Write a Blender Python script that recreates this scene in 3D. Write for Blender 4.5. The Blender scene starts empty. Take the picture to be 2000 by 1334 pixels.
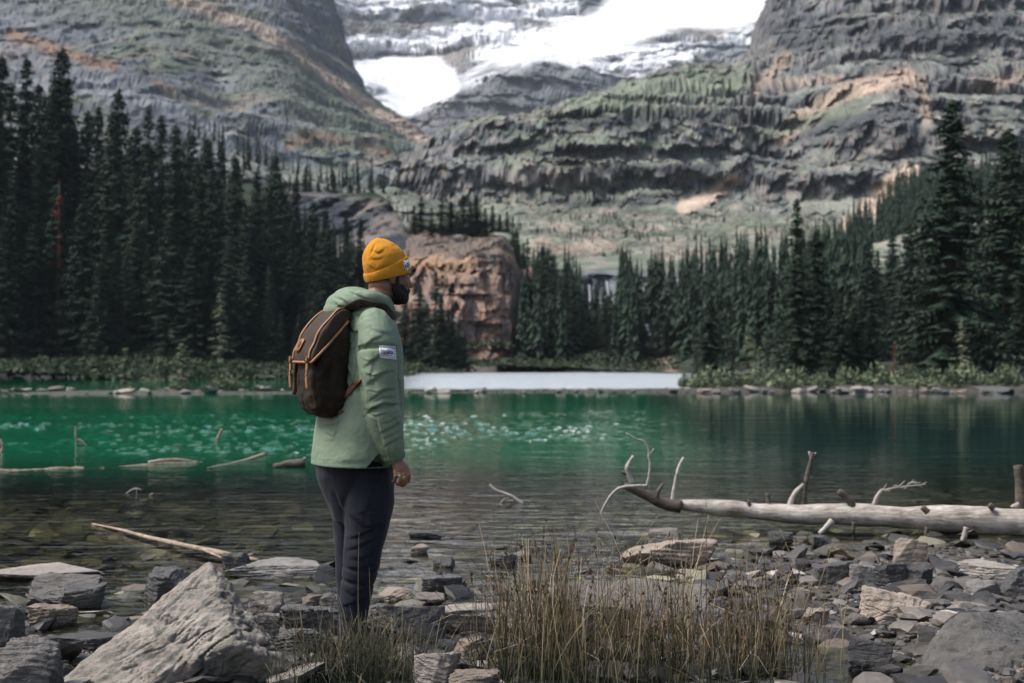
import bpy, bmesh, math, random
import numpy as np
from mathutils import Vector, Matrix, Euler

# ---------------------------------------------------------------- camera, sky, sun, exposure
F = 2778.0          # focal length in photo pixels (50 mm on a 36 mm frame, 2000 px wide)
H = 1.35            # lens height above the lake
HOR = 700.0         # pixel row of the horizon
scene = bpy.context.scene
cam_d = bpy.data.cameras.new("camera"); cam = bpy.data.objects.new("camera", cam_d)
scene.collection.objects.link(cam); scene.camera = cam
cam.location = (0, 0, H); cam.rotation_euler = (math.radians(90), 0, 0)
cam_d.lens = 50.0; cam_d.sensor_width = 36.0; cam_d.sensor_fit = 'HORIZONTAL'
cam_d.shift_y = (HOR - 667.0) / 2000.0
cam_d.clip_start = 0.1; cam_d.clip_end = 20000
cam_d.dof.use_dof = True; cam_d.dof.focus_distance = 6.25; cam_d.dof.aperture_fstop = 3.6

SUN_EL, SUN_AZ = math.radians(56), math.radians(-95)   # azimuth measured from +Y (view direction) to +X
world = bpy.data.worlds.new("World"); scene.world = world; world.use_nodes = True
nt = world.node_tree; nt.nodes.clear()
sky = nt.nodes.new("ShaderNodeTexSky"); sky.sky_type = 'NISHITA'; sky.sun_disc = False
sky.sun_elevation = SUN_EL; sky.sun_rotation = SUN_AZ; sky.air_density = 1.0; sky.dust_density = 4.0; sky.ozone_density = 1.0
hsv = nt.nodes.new("ShaderNodeHueSaturation"); hsv.inputs["Saturation"].default_value = 0.95   # overcast: pale, nearly grey
bg = nt.nodes.new("ShaderNodeBackground"); bg.inputs["Strength"].default_value = 0.058
wo = nt.nodes.new("ShaderNodeOutputWorld")
nt.links.new(sky.outputs[0], hsv.inputs["Color"]); nt.links.new(hsv.outputs[0], bg.inputs["Color"]); nt.links.new(bg.outputs[0], wo.inputs["Surface"])
sun_d = bpy.data.lights.new("sun", 'SUN'); sun_d.energy = 1.5; sun_d.angle = math.radians(24); sun_d.color = (1.0, 0.98, 0.96)
sun = bpy.data.objects.new("sun", sun_d); scene.collection.objects.link(sun)
_sd = Vector((math.sin(SUN_AZ)*math.cos(SUN_EL), math.cos(SUN_AZ)*math.cos(SUN_EL), math.sin(SUN_EL)))
sun.rotation_euler = _sd.to_track_quat('Z', 'Y').to_euler()
scene.view_settings.view_transform = 'Standard'; scene.view_settings.look = 'None'
scene.view_settings.gamma = 1.0; scene.view_settings.use_curve_mapping = False
scene.view_settings.exposure = 1.52
scene.render.engine = 'CYCLES'
cy = scene.cycles
cy.use_denoising = True; cy.max_bounces = 8; cy.diffuse_bounces = 2; cy.glossy_bounces = 3; cy.transparent_max_bounces = 12
cy.volume_bounces = 0; cy.caustics_reflective = False; cy.caustics_refractive = False; cy.use_adaptive_sampling = True

# ---------------------------------------------------------------- helpers
COL = scene.collection
def at(px, py, D):
    return np.array([(px-1000.0)/F*D, D, H + (HOR-py)/F*D])
def pix(V):
    V = np.asarray(V)
    return 1000 + V[:, 0]/V[:, 1]*F, HOR - (V[:, 2]-H)/V[:, 1]*F
def tag(o, label=None, cat=None, group=None, kind=None):
    if label: o["label"] = label
    if cat: o["category"] = cat
    if group: o["group"] = group
    if kind: o["kind"] = kind
    return o
def mesh_of(name, V, Fc, smooth=True):
    me = bpy.data.meshes.new(name)
    V = np.asarray(V, dtype=np.float32)
    if isinstance(Fc, np.ndarray):
        n, k = Fc.shape
        me.vertices.add(len(V)); me.vertices.foreach_set("co", V.ravel())
        me.loops.add(n*k); me.loops.foreach_set("vertex_index", Fc.astype(np.int32).ravel())
        me.polygons.add(n); me.polygons.foreach_set("loop_start", np.arange(0, n*k, k, dtype=np.int32))
        me.polygons.foreach_set("loop_total", np.full(n, k, dtype=np.int32))
        me.update(calc_edges=True); me.validate()
    else:
        me.from_pydata(V.tolist(), [], [list(map(int, f)) for f in Fc]); me.update()
    if smooth == 'sharp':
        me.polygons.foreach_set("use_smooth", np.ones(len(me.polygons), dtype=bool)); me.set_sharp_from_angle(angle=math.radians(26))
    elif smooth: me.polygons.foreach_set("use_smooth", np.ones(len(me.polygons), dtype=bool))
    else: me.polygons.foreach_set("use_smooth", np.zeros(len(me.polygons), dtype=bool))
    return me
def obj(name, me, mat=None, parent=None, loc=None):
    o = bpy.data.objects.new(name, me); COL.objects.link(o)
    if mat is not None and me is not None and len(me.materials) == 0: me.materials.append(mat)
    if parent is not None: o.parent = parent
    if loc is not None: o.location = loc
    return o
def empty(name, loc=(0, 0, 0)):
    o = bpy.data.objects.new(name, None); COL.objects.link(o); o.location = loc; o.empty_display_size = 0.1
    return o
def set_col(me, name, C):
    a = me.color_attributes.new(name, 'FLOAT_COLOR', 'POINT')
    C = np.asarray(C, dtype=np.float32)
    if C.shape[1] == 3: C = np.hstack([C, np.ones((len(C), 1), np.float32)])
    a.data.foreach_set("color", C.ravel())
def grid_faces(nx, ny, wrap=False):
    i = np.arange(nx if wrap else nx-1); j = np.arange(ny-1)
    J, I = np.meshgrid(j, i, indexing='ij'); I2 = (I+1) % nx
    return np.stack([J*nx+I, J*nx+I2, (J+1)*nx+I2, (J+1)*nx+I], -1).reshape(-1, 4)

# gradient noise in numpy
_rs = np.random.RandomState(7)
_perm = np.tile(_rs.permutation(256), 3)
_g3 = _rs.normal(size=(256, 3)); _g3 /= np.linalg.norm(_g3, axis=1, keepdims=True)
def noise3(P):
    P = np.asarray(P, dtype=np.float64); Pi = np.floor(P).astype(np.int64); f = P-Pi; Pi &= 255
    u = f*f*f*(f*(f*6-15)+10); out = 0
    for dx in (0, 1):
        wx = u[:, 0] if dx else 1-u[:, 0]
        for dy in (0, 1):
            wy = u[:, 1] if dy else 1-u[:, 1]
            for dz in (0, 1):
                wz = u[:, 2] if dz else 1-u[:, 2]
                h = _perm[_perm[_perm[(Pi[:, 0]+dx) & 255]+((Pi[:, 1]+dy) & 255)]+((Pi[:, 2]+dz) & 255)]
                g = _g3[h]
                out = out + wx*wy*wz*(g[:, 0]*(f[:, 0]-dx)+g[:, 1]*(f[:, 1]-dy)+g[:, 2]*(f[:, 2]-dz))
    return out*1.6
def fbm(P, oct=4, gain=0.5):
    s = 0; a = 1.0; P = np.asarray(P, dtype=np.float64)
    for k in range(oct):
        s = s + a*noise3(P + 17.3*k); a *= gain; P = P*2.03
    return s
def ridged(P, oct=4):
    s = 0; a = 1.0
    for k in range(oct):
        s = s + a*(1-2*np.abs(noise3(P+9.1*k))); a *= .5; P = P*2.07
    return s*.5
def sstep(a, b, x):
    t = np.clip((x-a)/(b-a), 0, 1); return t*t*(3-2*t)
def poly_sd(px, py, poly):
    """signed distance in pixels, positive inside"""
    P = np.stack([px, py], -1); n = len(poly); d = np.full(len(P), 1e9); inside = np.zeros(len(P), bool)
    for i in range(n):
        a = np.array(poly[i], float); b = np.array(poly[(i+1) % n], float); e = b-a; w = P-a
        t = np.clip((w@e)/(e@e+1e-9), 0, 1); q = w-t[:, None]*e
        d = np.minimum(d, (q**2).sum(1))
        c = ((a[1] <= P[:, 1]) != (b[1] <= P[:, 1]))
        xi = a[0]+(P[:, 1]-a[1])/(b[1]-a[1]+1e-12)*(b[0]-a[0])
        inside ^= c & (P[:, 0] < xi)
    d = np.sqrt(d); return np.where(inside, d, -d)
def line_d(px, py, pts):
    P = np.stack([px, py], -1); d = np.full(len(P), 1e9)
    for a, b in zip(pts[:-1], pts[1:]):
        a = np.array(a, float); b = np.array(b, float); e = b-a; w = P-a
        t = np.clip((w@e)/(e@e+1e-9), 0, 1); q = w-t[:, None]*e
        d = np.minimum(d, np.sqrt((q**2).sum(1)))
    return d
def hash01(*ix):
    h = np.zeros(ix[0].shape, np.int64)
    for k, i in enumerate(ix): h = _perm[(h+(i.astype(np.int64) & 255)*(1+6*k)+k*37) & 255]
    return h/255.0
def blocks(P, h, bw, bh, seed, warp):
    """jointed rock: each bed of thickness bh is cut into blocks about bw wide, every block set in or out on its own"""
    iz = np.floor(h/bh+seed*.37); sh = hash01(iz+11)*bw*3
    ix = np.floor((P[..., 0]+sh+warp)/bw*(.7+.6*hash01(iz+5))); return hash01(ix+200, iz+100)-.5, hash01(iz+31)-.5
def mixc(A, B, t):
    return A*(1-t[:, None])+B*t[:, None]

# ---------------------------------------------------------------- node material helpers
def new_mat(name):
    m = bpy.data.materials.new(name); m.use_nodes = True
    n = m.node_tree; b = n.nodes["Principled BSDF"]
    return m, n, b
def N(n, t, **kw):
    x = n.nodes.new(t)
    for k, v in kw.items():
        if k.startswith("i_"):
            key = k[2:]; x.inputs[int(key) if key.isdigit() else key.replace("_", " ")].default_value = v
        else: setattr(x, k, v)
    return x
def noise_node(n, scale, detail=4, rough=.55, vec=None, dist=0.0):
    x = N(n, "ShaderNodeTexNoise"); x.inputs["Scale"].default_value = scale; x.inputs["Detail"].default_value = detail
    x.inputs["Roughness"].default_value = rough; x.inputs["Distortion"].default_value = dist
    if vec is not None: n.links.new(vec, x.inputs["Vector"])
    return x
def ramp(n, fac, stops):
    r = N(n, "ShaderNodeValToRGB"); e = r.color_ramp.elements
    while len(e) < len(stops): e.new(0.5)
    for el, (p, c) in zip(e, stops):
        el.position = p; el.color = (*c, 1) if len(c) == 3 else c
    n.links.new(fac, r.inputs[0]); return r
def mixrgb(n, fac, a, b, mode='MIX'):
    x = N(n, "ShaderNodeMix", data_type='RGBA', blend_type=mode)
    for s, v in ((0, fac), (6, a), (7, b)):
        if hasattr(v, "is_output"): n.links.new(v, x.inputs[s])
        else: x.inputs[s].default_value = v if s == 0 or len(v) == 4 else (*v, 1)
    return x.outputs[2]
def math_node(n, op, a, b=None, clamp=False):
    x = N(n, "ShaderNodeMath", operation=op); x.use_clamp = clamp
    for s, v in ((0, a), (1, b)):
        if v is None: continue
        if hasattr(v, "is_output"): n.links.new(v, x.inputs[s])
        else: x.inputs[s].default_value = v
    return x.outputs[0]
def bump(n, height, strength=.5, dist=.01, normal=None):
    b = N(n, "ShaderNodeBump"); b.inputs["Strength"].default_value = strength; b.inputs["Distance"].default_value = dist
    n.links.new(height, b.inputs["Height"])
    if normal is not None: n.links.new(normal, b.inputs["Normal"])
    return b.outputs[0]
def pos(n): return N(n, "ShaderNodeNewGeometry").outputs["Position"]
def objc(n): return N(n, "ShaderNodeTexCoord").outputs["Object"]
def plain(name, col, rough=.7, var=.25, scale=30, bmp=.2, bd=.002, spec=.3):
    m, n, b = new_mat(name)
    nz = noise_node(n, scale, 5, .6, objc(n))
    c = mixrgb(n, nz.outputs[0], tuple(x*(1-var) for x in col), tuple(min(1, x*(1+var)) for x in col))
    n.links.new(c, b.inputs["Base Color"]); b.inputs["Roughness"].default_value = rough; b.inputs["Specular IOR Level"].default_value = spec
    if bmp: n.links.new(bump(n, nz.outputs[0], bmp, bd), b.inputs["Normal"])
    return m
def interp_cols(xs, vals, q):
    """smooth interpolation (Catmull-Rom, clamped) of control values at q"""
    xs = np.asarray(xs, float); vals = np.asarray(vals, float)
    i = np.clip(np.searchsorted(xs, q)-1, 0, len(xs)-2)
    m = np.gradient(vals, xs); h = xs[i+1]-xs[i]; t = (q-xs[i])/h
    return ((2*t**3-3*t**2+1)*vals[i]+(t**3-2*t**2+t)*h*m[i]+(-2*t**3+3*t**2)*vals[i+1]+(t**3-t**2)*h*m[i+1])

def terrace(z, h, period, k):
    t = h/period; fl = np.floor(t); fr = t-fl
    return (fl + sstep(.5-k, .5+k, fr) - t)*period

# ---------------------------------------------------------------- mountains and shores
def terrain_mat(name, s1, s2, bd):
    m, n, b = new_mat(name)
    a = N(n, "ShaderNodeVertexColor"); a.layer_name = "col"
    p = pos(n)
    n1 = noise_node(n, s1, 6, .65, p); n2 = noise_node(n, s2, 5, .6, p)
    v = math_node(n, 'ADD', math_node(n, 'MULTIPLY', n1.outputs[0], 1.1), math_node(n, 'MULTIPLY', n2.outputs[0], .7))
    g = N(n, "ShaderNodeCombineColor"); [n.links.new(v, g.inputs[k]) for k in range(3)]
    c = mixrgb(n, 0.8, a.outputs[0], g.outputs[0], 'MULTIPLY')
    n.links.new(c, b.inputs["Base Color"]); b.inputs["Roughness"].default_value = .95; b.inputs["Specular IOR Level"].default_value = .05
    n.links.new(bump(n, n1.outputs[0], .8, bd), b.inputs["Normal"])
    return m

def sheet(name, xs, rows, nx, ny, disp, colf, mat, smooth_v=2):
    """a relief surface: control columns xs, rows of (photo row, distance), swept from the foot upwards"""
    q = np.linspace(xs[0], xs[-1], nx)
    Y = np.array([interp_cols(xs, r[0], q) for r in rows]); D = np.array([interp_cols(xs, r[1], q) for r in rows])
    w = np.abs(np.diff(Y, axis=0)).mean(1)+8.0; s = np.concatenate([[0], np.cumsum(w)]); t = np.linspace(0, s[-1], ny)
    i = np.clip(np.searchsorted(s, t)-1, 0, len(s)-2); f = ((t-s[i])/(s[i+1]-s[i]))[:, None]
    Yg = Y[i]*(1-f)+Y[i+1]*f; Dg = D[i]*(1-f)+D[i+1]*f
    for _ in range(smooth_v*3):
        Yg[1:-1] = .25*Yg[:-2]+.5*Yg[1:-1]+.25*Yg[2:]; Dg[1:-1] = .25*Dg[:-2]+.5*Dg[1:-1]+.25*Dg[2:]
    P = np.stack([(q[None, :]-1000)/F*Dg, Dg, H+(HOR-Yg)/F*Dg], -1)
    P = disp(P, np.broadcast_to(q, Yg.shape), Yg)
    V = P.reshape(-1, 3)
    du = np.gradient(P, axis=1); dv = np.gradient(P, axis=0); nn = np.cross(du, dv).reshape(-1, 3)
    nn /= np.linalg.norm(nn, axis=1, keepdims=True)+1e-9
    px, py = pix(V)
    me = mesh_of(name, V, grid_faces(nx, ny), smooth=False); set_col(me, "col", colf(px, py, V, nn))
    return obj(name, me, mat)

def flat(fn):
    """run a function of N x 3 points on a grid"""
    def g(P, *a, **k):
        return fn(P.reshape(-1, 3), *a, **k).reshape(P.shape[:2])
    return g
ROCK = np.array([.20, .212, .225]); ROCKD = np.array([.075, .084, .097]); ROCKB = np.array([.215, .19, .175])
TAN = np.array([.40, .32, .26]); ORANGE = np.array([.34, .22, .15]); GRASS = np.array([.13, .152, .118]); GRASSP = np.array([.225, .235, .20])
SNOW = np.array([.80, .81, .83])

# --- far glacier headwall
SNOW1 = [(668, 148), (700, 122), (760, 106), (850, 108), (893, 138), (905, 165), (890, 190), (850, 205), (800, 232), (765, 222), (722, 206), (752, 176), (690, 168), (672, 160)]
SNOW2 = [(880, 158), (950, 110), (1040, 70), (1160, 20), (1240, -40), (1560, -80), (1560, 30), (1420, 60), (1330, 62), (1240, 92), (1150, 116), (1060, 122), (960, 142), (905, 170)]
def smooth_snow(qx, qy):
    a, b = qx.ravel(), qy.ravel(); return np.maximum(sstep(-15, 15, poly_sd(a, b, SNOW1)), sstep(-15, 15, poly_sd(a, b, SNOW2))).reshape(qx.shape)
def disp_head(P, qx, qy):
    z = P[..., 2]; fb = flat(lambda p: fbm(p/260.0, 5))(P); f0 = flat(lambda p: fbm(p/30.+4, 3))(P); q_ = 1-.88*smooth_snow(np.array(qx), qy)
    P = P.copy(); h = z + 25*fb
    P[..., 2] += (.5*terrace(z, h, 34, .2)+.35*terrace(z, h+5*f0, 13, .2))*q_
    fl = flat(lambda p: ridged(p*np.array([1/45., 1/60., 1/110.]), 4))(P); rg = flat(lambda p: ridged(p/150.+5, 4))(P); fs = flat(lambda p: fbm(p/14.+9, 4))(P)
    b1, l1 = blocks(P, P[..., 2]+14*fb, 34., 11., 5, 8*fs); b2, l2 = blocks(P, P[..., 2]+14*fb, 13., 5., 6, 4*fs)
    P[..., 1] += 40*fb*(.4+.6*q_) + (8*fl + 12*rg + 4*fs + 14*l1 + 9*b1 + 5*l2 + 5*b2)*q_
    P[..., 2] += 3*fs*q_
    return P
def col_head(px, py, V, nn):
    nz = fbm(V/120., 5); n2 = fbm(V*np.array([1/30., 1/30., 1/6.])+3, 4); n3 = fbm(V/40.+8, 4); vert = fbm(V*np.array([1/22., 1/22., 1/220.])+31, 3)
    C = mixc(np.tile(ROCK*1.25, (len(V), 1)), np.tile(ROCKB*1.2, (len(V), 1)), np.clip(.5+nz, 0, 1))
    C = mixc(C, np.tile(ROCKD*1.5, (len(V), 1)), np.clip(n2*.9+.15, 0, .8))
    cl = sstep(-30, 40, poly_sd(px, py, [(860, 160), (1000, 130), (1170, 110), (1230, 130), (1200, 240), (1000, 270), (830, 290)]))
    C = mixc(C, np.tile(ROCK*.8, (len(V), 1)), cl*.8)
    wob = 26*fbm(V/60.+2, 4)
    pw = poly_sd(px, py, SNOW1)
    s1 = sstep(-8, 8, pw+wob*.35)
    sw = poly_sd(px, py, SNOW2)
    s2 = sstep(-10, 12, sw+wob*.6)
    s2 = s2*(1-.6*sstep(.4, .65, n3)*sstep(30, 0, sw))
    up = sstep(115, 95, py+20*nz-(px-640)*.02)*(px < 1130)
    strat = np.sin(V[:, 2]/9.5+2.0*nz)+.9*vert+.5*n2
    s3 = up*sstep(-.05, .4, strat-.02+.5*sstep(700, 1050, px)+.6*sstep(60, 0, py))
    lo = sstep(-20, 30, poly_sd(px, py, [(1100, 120), (1330, 70), (1540, 40), (1500, 140), (1400, 145), (1290, 150), (1160, 180)])+wob)
    s4 = lo*sstep(-.05, .3, np.sin((V[:, 2]-.25*V[:, 0])/14+2*nz)+n3*1.3-.05)
    s = np.clip(np.maximum(np.maximum(s1, s2), np.maximum(s3, s4)), 0, 1)
    return mixc(C, np.tile(SNOW, (len(V), 1)), s)
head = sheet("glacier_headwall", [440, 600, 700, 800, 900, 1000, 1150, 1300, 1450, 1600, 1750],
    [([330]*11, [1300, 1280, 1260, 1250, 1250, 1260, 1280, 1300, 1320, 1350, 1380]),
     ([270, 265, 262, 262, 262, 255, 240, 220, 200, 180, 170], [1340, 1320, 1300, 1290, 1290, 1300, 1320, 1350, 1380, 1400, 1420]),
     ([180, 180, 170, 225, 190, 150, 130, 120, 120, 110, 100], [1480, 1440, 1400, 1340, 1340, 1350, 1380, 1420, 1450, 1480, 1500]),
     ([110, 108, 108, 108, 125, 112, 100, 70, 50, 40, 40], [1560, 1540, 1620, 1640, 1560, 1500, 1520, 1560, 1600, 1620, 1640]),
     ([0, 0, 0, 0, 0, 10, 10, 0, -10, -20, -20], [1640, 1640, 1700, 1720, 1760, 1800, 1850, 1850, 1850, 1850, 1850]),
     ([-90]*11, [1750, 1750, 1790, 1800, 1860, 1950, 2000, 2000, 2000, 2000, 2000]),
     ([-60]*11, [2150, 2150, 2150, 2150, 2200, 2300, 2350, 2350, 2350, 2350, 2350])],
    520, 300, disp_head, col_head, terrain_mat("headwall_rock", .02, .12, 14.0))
tag(head, kind="structure")

# --- left mountain
def disp_left(P, qx, qy):
    z = P[..., 2]
    rot = P @ np.array([[.8, 0, .6], [0, 1, 0], [-.6, 0, .8]]).T    # gullies run down to the right
    fb = flat(lambda p: fbm(p/110., 5))(P); gl = flat(lambda p: ridged(p*np.array([1/240., 1/160., 1/42.])+3, 4))(rot); f0 = flat(lambda p: fbm(p/9.+4, 3))(P)
    band = sstep(-14, 14, qy-(248+(qx-440)*.17))*sstep(22, -10, qy-(300+(qx-440)*.15))*sstep(380, 470, qx)
    g2 = sstep(60, -10, np.abs(qx-(410+(qy-165)*.7)))*sstep(110, 150, qy)*sstep(235, 190, qy)
    P = P.copy(); h = z+9*fb
    P[..., 2] += terrace(z, h, 21, .18)*(.35+.45*band)+.35*terrace(z, h+3*f0, 6.5, .2)+4*gl
    fl = flat(lambda p: ridged(p*np.array([1/12., 1/16., 1/24.]), 4))(P); fine = flat(lambda p: fbm(p/9.+4, 4))(P); f3 = flat(lambda p: fbm(p/3.2+14, 3))(P); rr = flat(lambda p: ridged(p/30.+21, 4))(P)
    h2 = P[..., 2]+5*fb-.12*P[..., 0]; b1, l1 = blocks(P, h2, 11.0, 5.0, 3, 4*fine); b2, l2 = blocks(P, h2, 4.0, 2.0, 4, 2*fine)
    P[..., 1] += 11*fb+9*gl*(1-band)+3*fl*(.2+band)+2.4*fine+1.6*f3+4*rr+10*g2+(3.5*l1+3.0*b1)*(.7+.8*band)+1.6*l2+1.6*b2
    P[..., 2] += 1.0*rr+.9*fine+.6*f3
    return P
def col_left(px, py, V, nn):
    R = V @ np.array([[.8, 0, .6], [0, 1, 0], [-.6, 0, .8]]).T
    nz = fbm(V/45., 5); n2 = fbm(R*np.array([1/60., 1/40., 1/9.]), 5); n3 = fbm(V/12., 4)
    C = mixc(np.tile(ROCK*.95, (len(V), 1)), np.tile(GRASS*1.1, (len(V), 1)), sstep(-.25, .4, nz+.6*n2+.1*(px-450)/200))
    C = mixc(C, np.tile(ROCKB*1.1, (len(V), 1)), sstep(.05, .6, n2)*.7)
    C = mixc(C, np.tile(ROCKD*1.3, (len(V), 1)), sstep(.1, .6, -n2+.4*n3)*.75)
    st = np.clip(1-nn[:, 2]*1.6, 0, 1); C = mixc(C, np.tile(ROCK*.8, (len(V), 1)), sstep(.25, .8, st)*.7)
    C = mixc(C, np.tile(GRASS*1.15, (len(V), 1)), sstep(30, -30, np.abs(py-(130+(px-500)*.45))-45+40*nz)*sstep(.55, .2, st)*.6)
    for pts, w, c, k in [([(330, -10), (470, 40), (560, 88), (640, 150), (700, 195), (780, 240), (865, 280)], 15, TAN*.95, .9),
                         ([(350, 0), (420, -10), (500, -30)], 22, TAN, .8),
                         ([(20, 68), (90, 90), (160, 112), (220, 128)], 13, ORANGE*.8, .8),
                         ([(300, 160), (340, 175)], 7, ORANGE, .6), ([(560, 285), (620, 262), (760, 300)], 9, ORANGE*.9, .6), ([(720, 210), (840, 290)], 8, TAN*1.05, .9),
                         ([(160, 170), (330, 210), (430, 262), (520, 300)], 20, ROCK*1.25, .7), ([(470, 330), (600, 350), (700, 375), (830, 430)], 34, GRASSP*1.05, .8),
                         ([(700, 380), (790, 420)], 30, GRASSP, .8)]:
        C = mixc(C, np.tile(c, (len(V), 1)), sstep(1.2, .4, line_d(px, py, pts)/w+.45*nz+.3*n3)*k)
    return C*(1+.25*n3[:, None])
lm = terrain_mat("left_mountain_rock", .09, .7, 3.0)
leftm = sheet("left_mountain", [-420, -150, 80, 280, 430, 560, 640, 710, 790, 880, 960],
    [([640, 640, 620, 600, 580, 560, 540, 520, 500, 470, 450], [230, 230, 230, 235, 240, 250, 260, 270, 280, 300, 310]),
     ([420, 400, 380, 350, 340, 400, 420, 430, 430, 420, 420], [300, 300, 300, 310, 330, 320, 320, 330, 340, 360, 380]),
     ([300, 280, 260, 250, 272, 330, 345, 352, 358, 368, 390], [360, 360, 360, 380, 420, 410, 420, 430, 440, 470, 500]),
     ([280, 250, 200, 190, 245, 268, 285, 300, 318, 340, 370], [420, 420, 420, 450, 450, 450, 455, 465, 480, 520, 560]),
     ([150, 130, 120, 130, 170, 195, 240, 262, 300, 325, 360], [520, 520, 520, 560, 560, 560, 570, 580, 580, 600, 620]),
     ([50, 40, 40, 55, 75, 110, 175, 226, 268, 308, 352], [620, 620, 620, 640, 660, 680, 690, 690, 680, 660, 670]),
     ([-60, -60, -60, -50, -30, -10, 105, 186, 243, 292, 345], [740, 740, 740, 760, 780, 800, 790, 770, 740, 700, 700]),
     ([-130, -130, -130, -120, -100, -90, -20, 175, 250, 310, 360], [820, 820, 820, 840, 860, 870, 900, 860, 830, 790, 760]),
     ([-40, -40, -40, -40, -20, 0, 100, 260, 330, 350, 380], [1000, 1000, 1000, 1000, 1000, 1000, 1000, 960, 930, 880, 800])],
    560, 380, disp_left, col_left, lm)
tag(leftm, kind="structure")

# --- right mountain: terraced cliffs below, dark walls above
def disp_right(P, qx, qy):
    z = P[..., 2]
    fb = flat(lambda p: fbm(p/90., 5))(P); brk = flat(lambda p: fbm(p*np.array([1/38., 1/38., 1/60.])+40, 4))(P); f0 = flat(lambda p: fbm(p/9.+4, 3))(P)
    rg = flat(lambda p: ridged(p/75.+7, 4))(P)
    ter = sstep(1560, 1450, qx)*sstep(415, 395, qy); wall = sstep(1430, 1540, qx)*sstep(425, 395, qy)
    P = P.copy(); h = z+2.5*fb+.05*P[..., 0]+2.2*brk
    P[..., 2] += terrace(z, h, 12.5, .15)*(np.clip(.95+.6*brk, .4, 1.05)*ter+.6*wall)+terrace(z, h+1.6*f0, 4.6, .2)*np.clip(.55+.6*brk, .1, .85)*(ter+wall)
    # relief is cut into the ledges after they are formed, so that faces break up in all directions
    up = sstep(445, 400, qy)
    fl = flat(lambda p: ridged(p*np.array([1/11., 1/14., 1/20.]), 4))(P); fine = flat(lambda p: fbm(p/6.+4, 4))(P); f3 = flat(lambda p: fbm(p/2.2+14, 3))(P); mr_ = flat(lambda p: ridged(p/24.+33, 4))(P)
    h2 = P[..., 2]+2.0*fb+.05*P[..., 0]+1.2*brk; b1, l1 = blocks(P, h2, 9.0, 3.6, 1, 3*fine); b2, l2 = blocks(P, h2, 3.2, 1.5, 2, 1.5*fine)
    P[..., 1] += 6*fb+2.5*brk+((2+7*wall)*rg+.8*fl+(.9+.6*wall)*fine+.7*f3+(1.2+1.0*wall)*mr_+4.6*l1+3.4*b1+1.6*l2+1.5*b2)*up+1.6*fine+1.0*f3
    P[..., 2] += (.8*fine+.5*f3+1.2*mr_)*up+.55*f3+.5*fine
    return P
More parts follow.
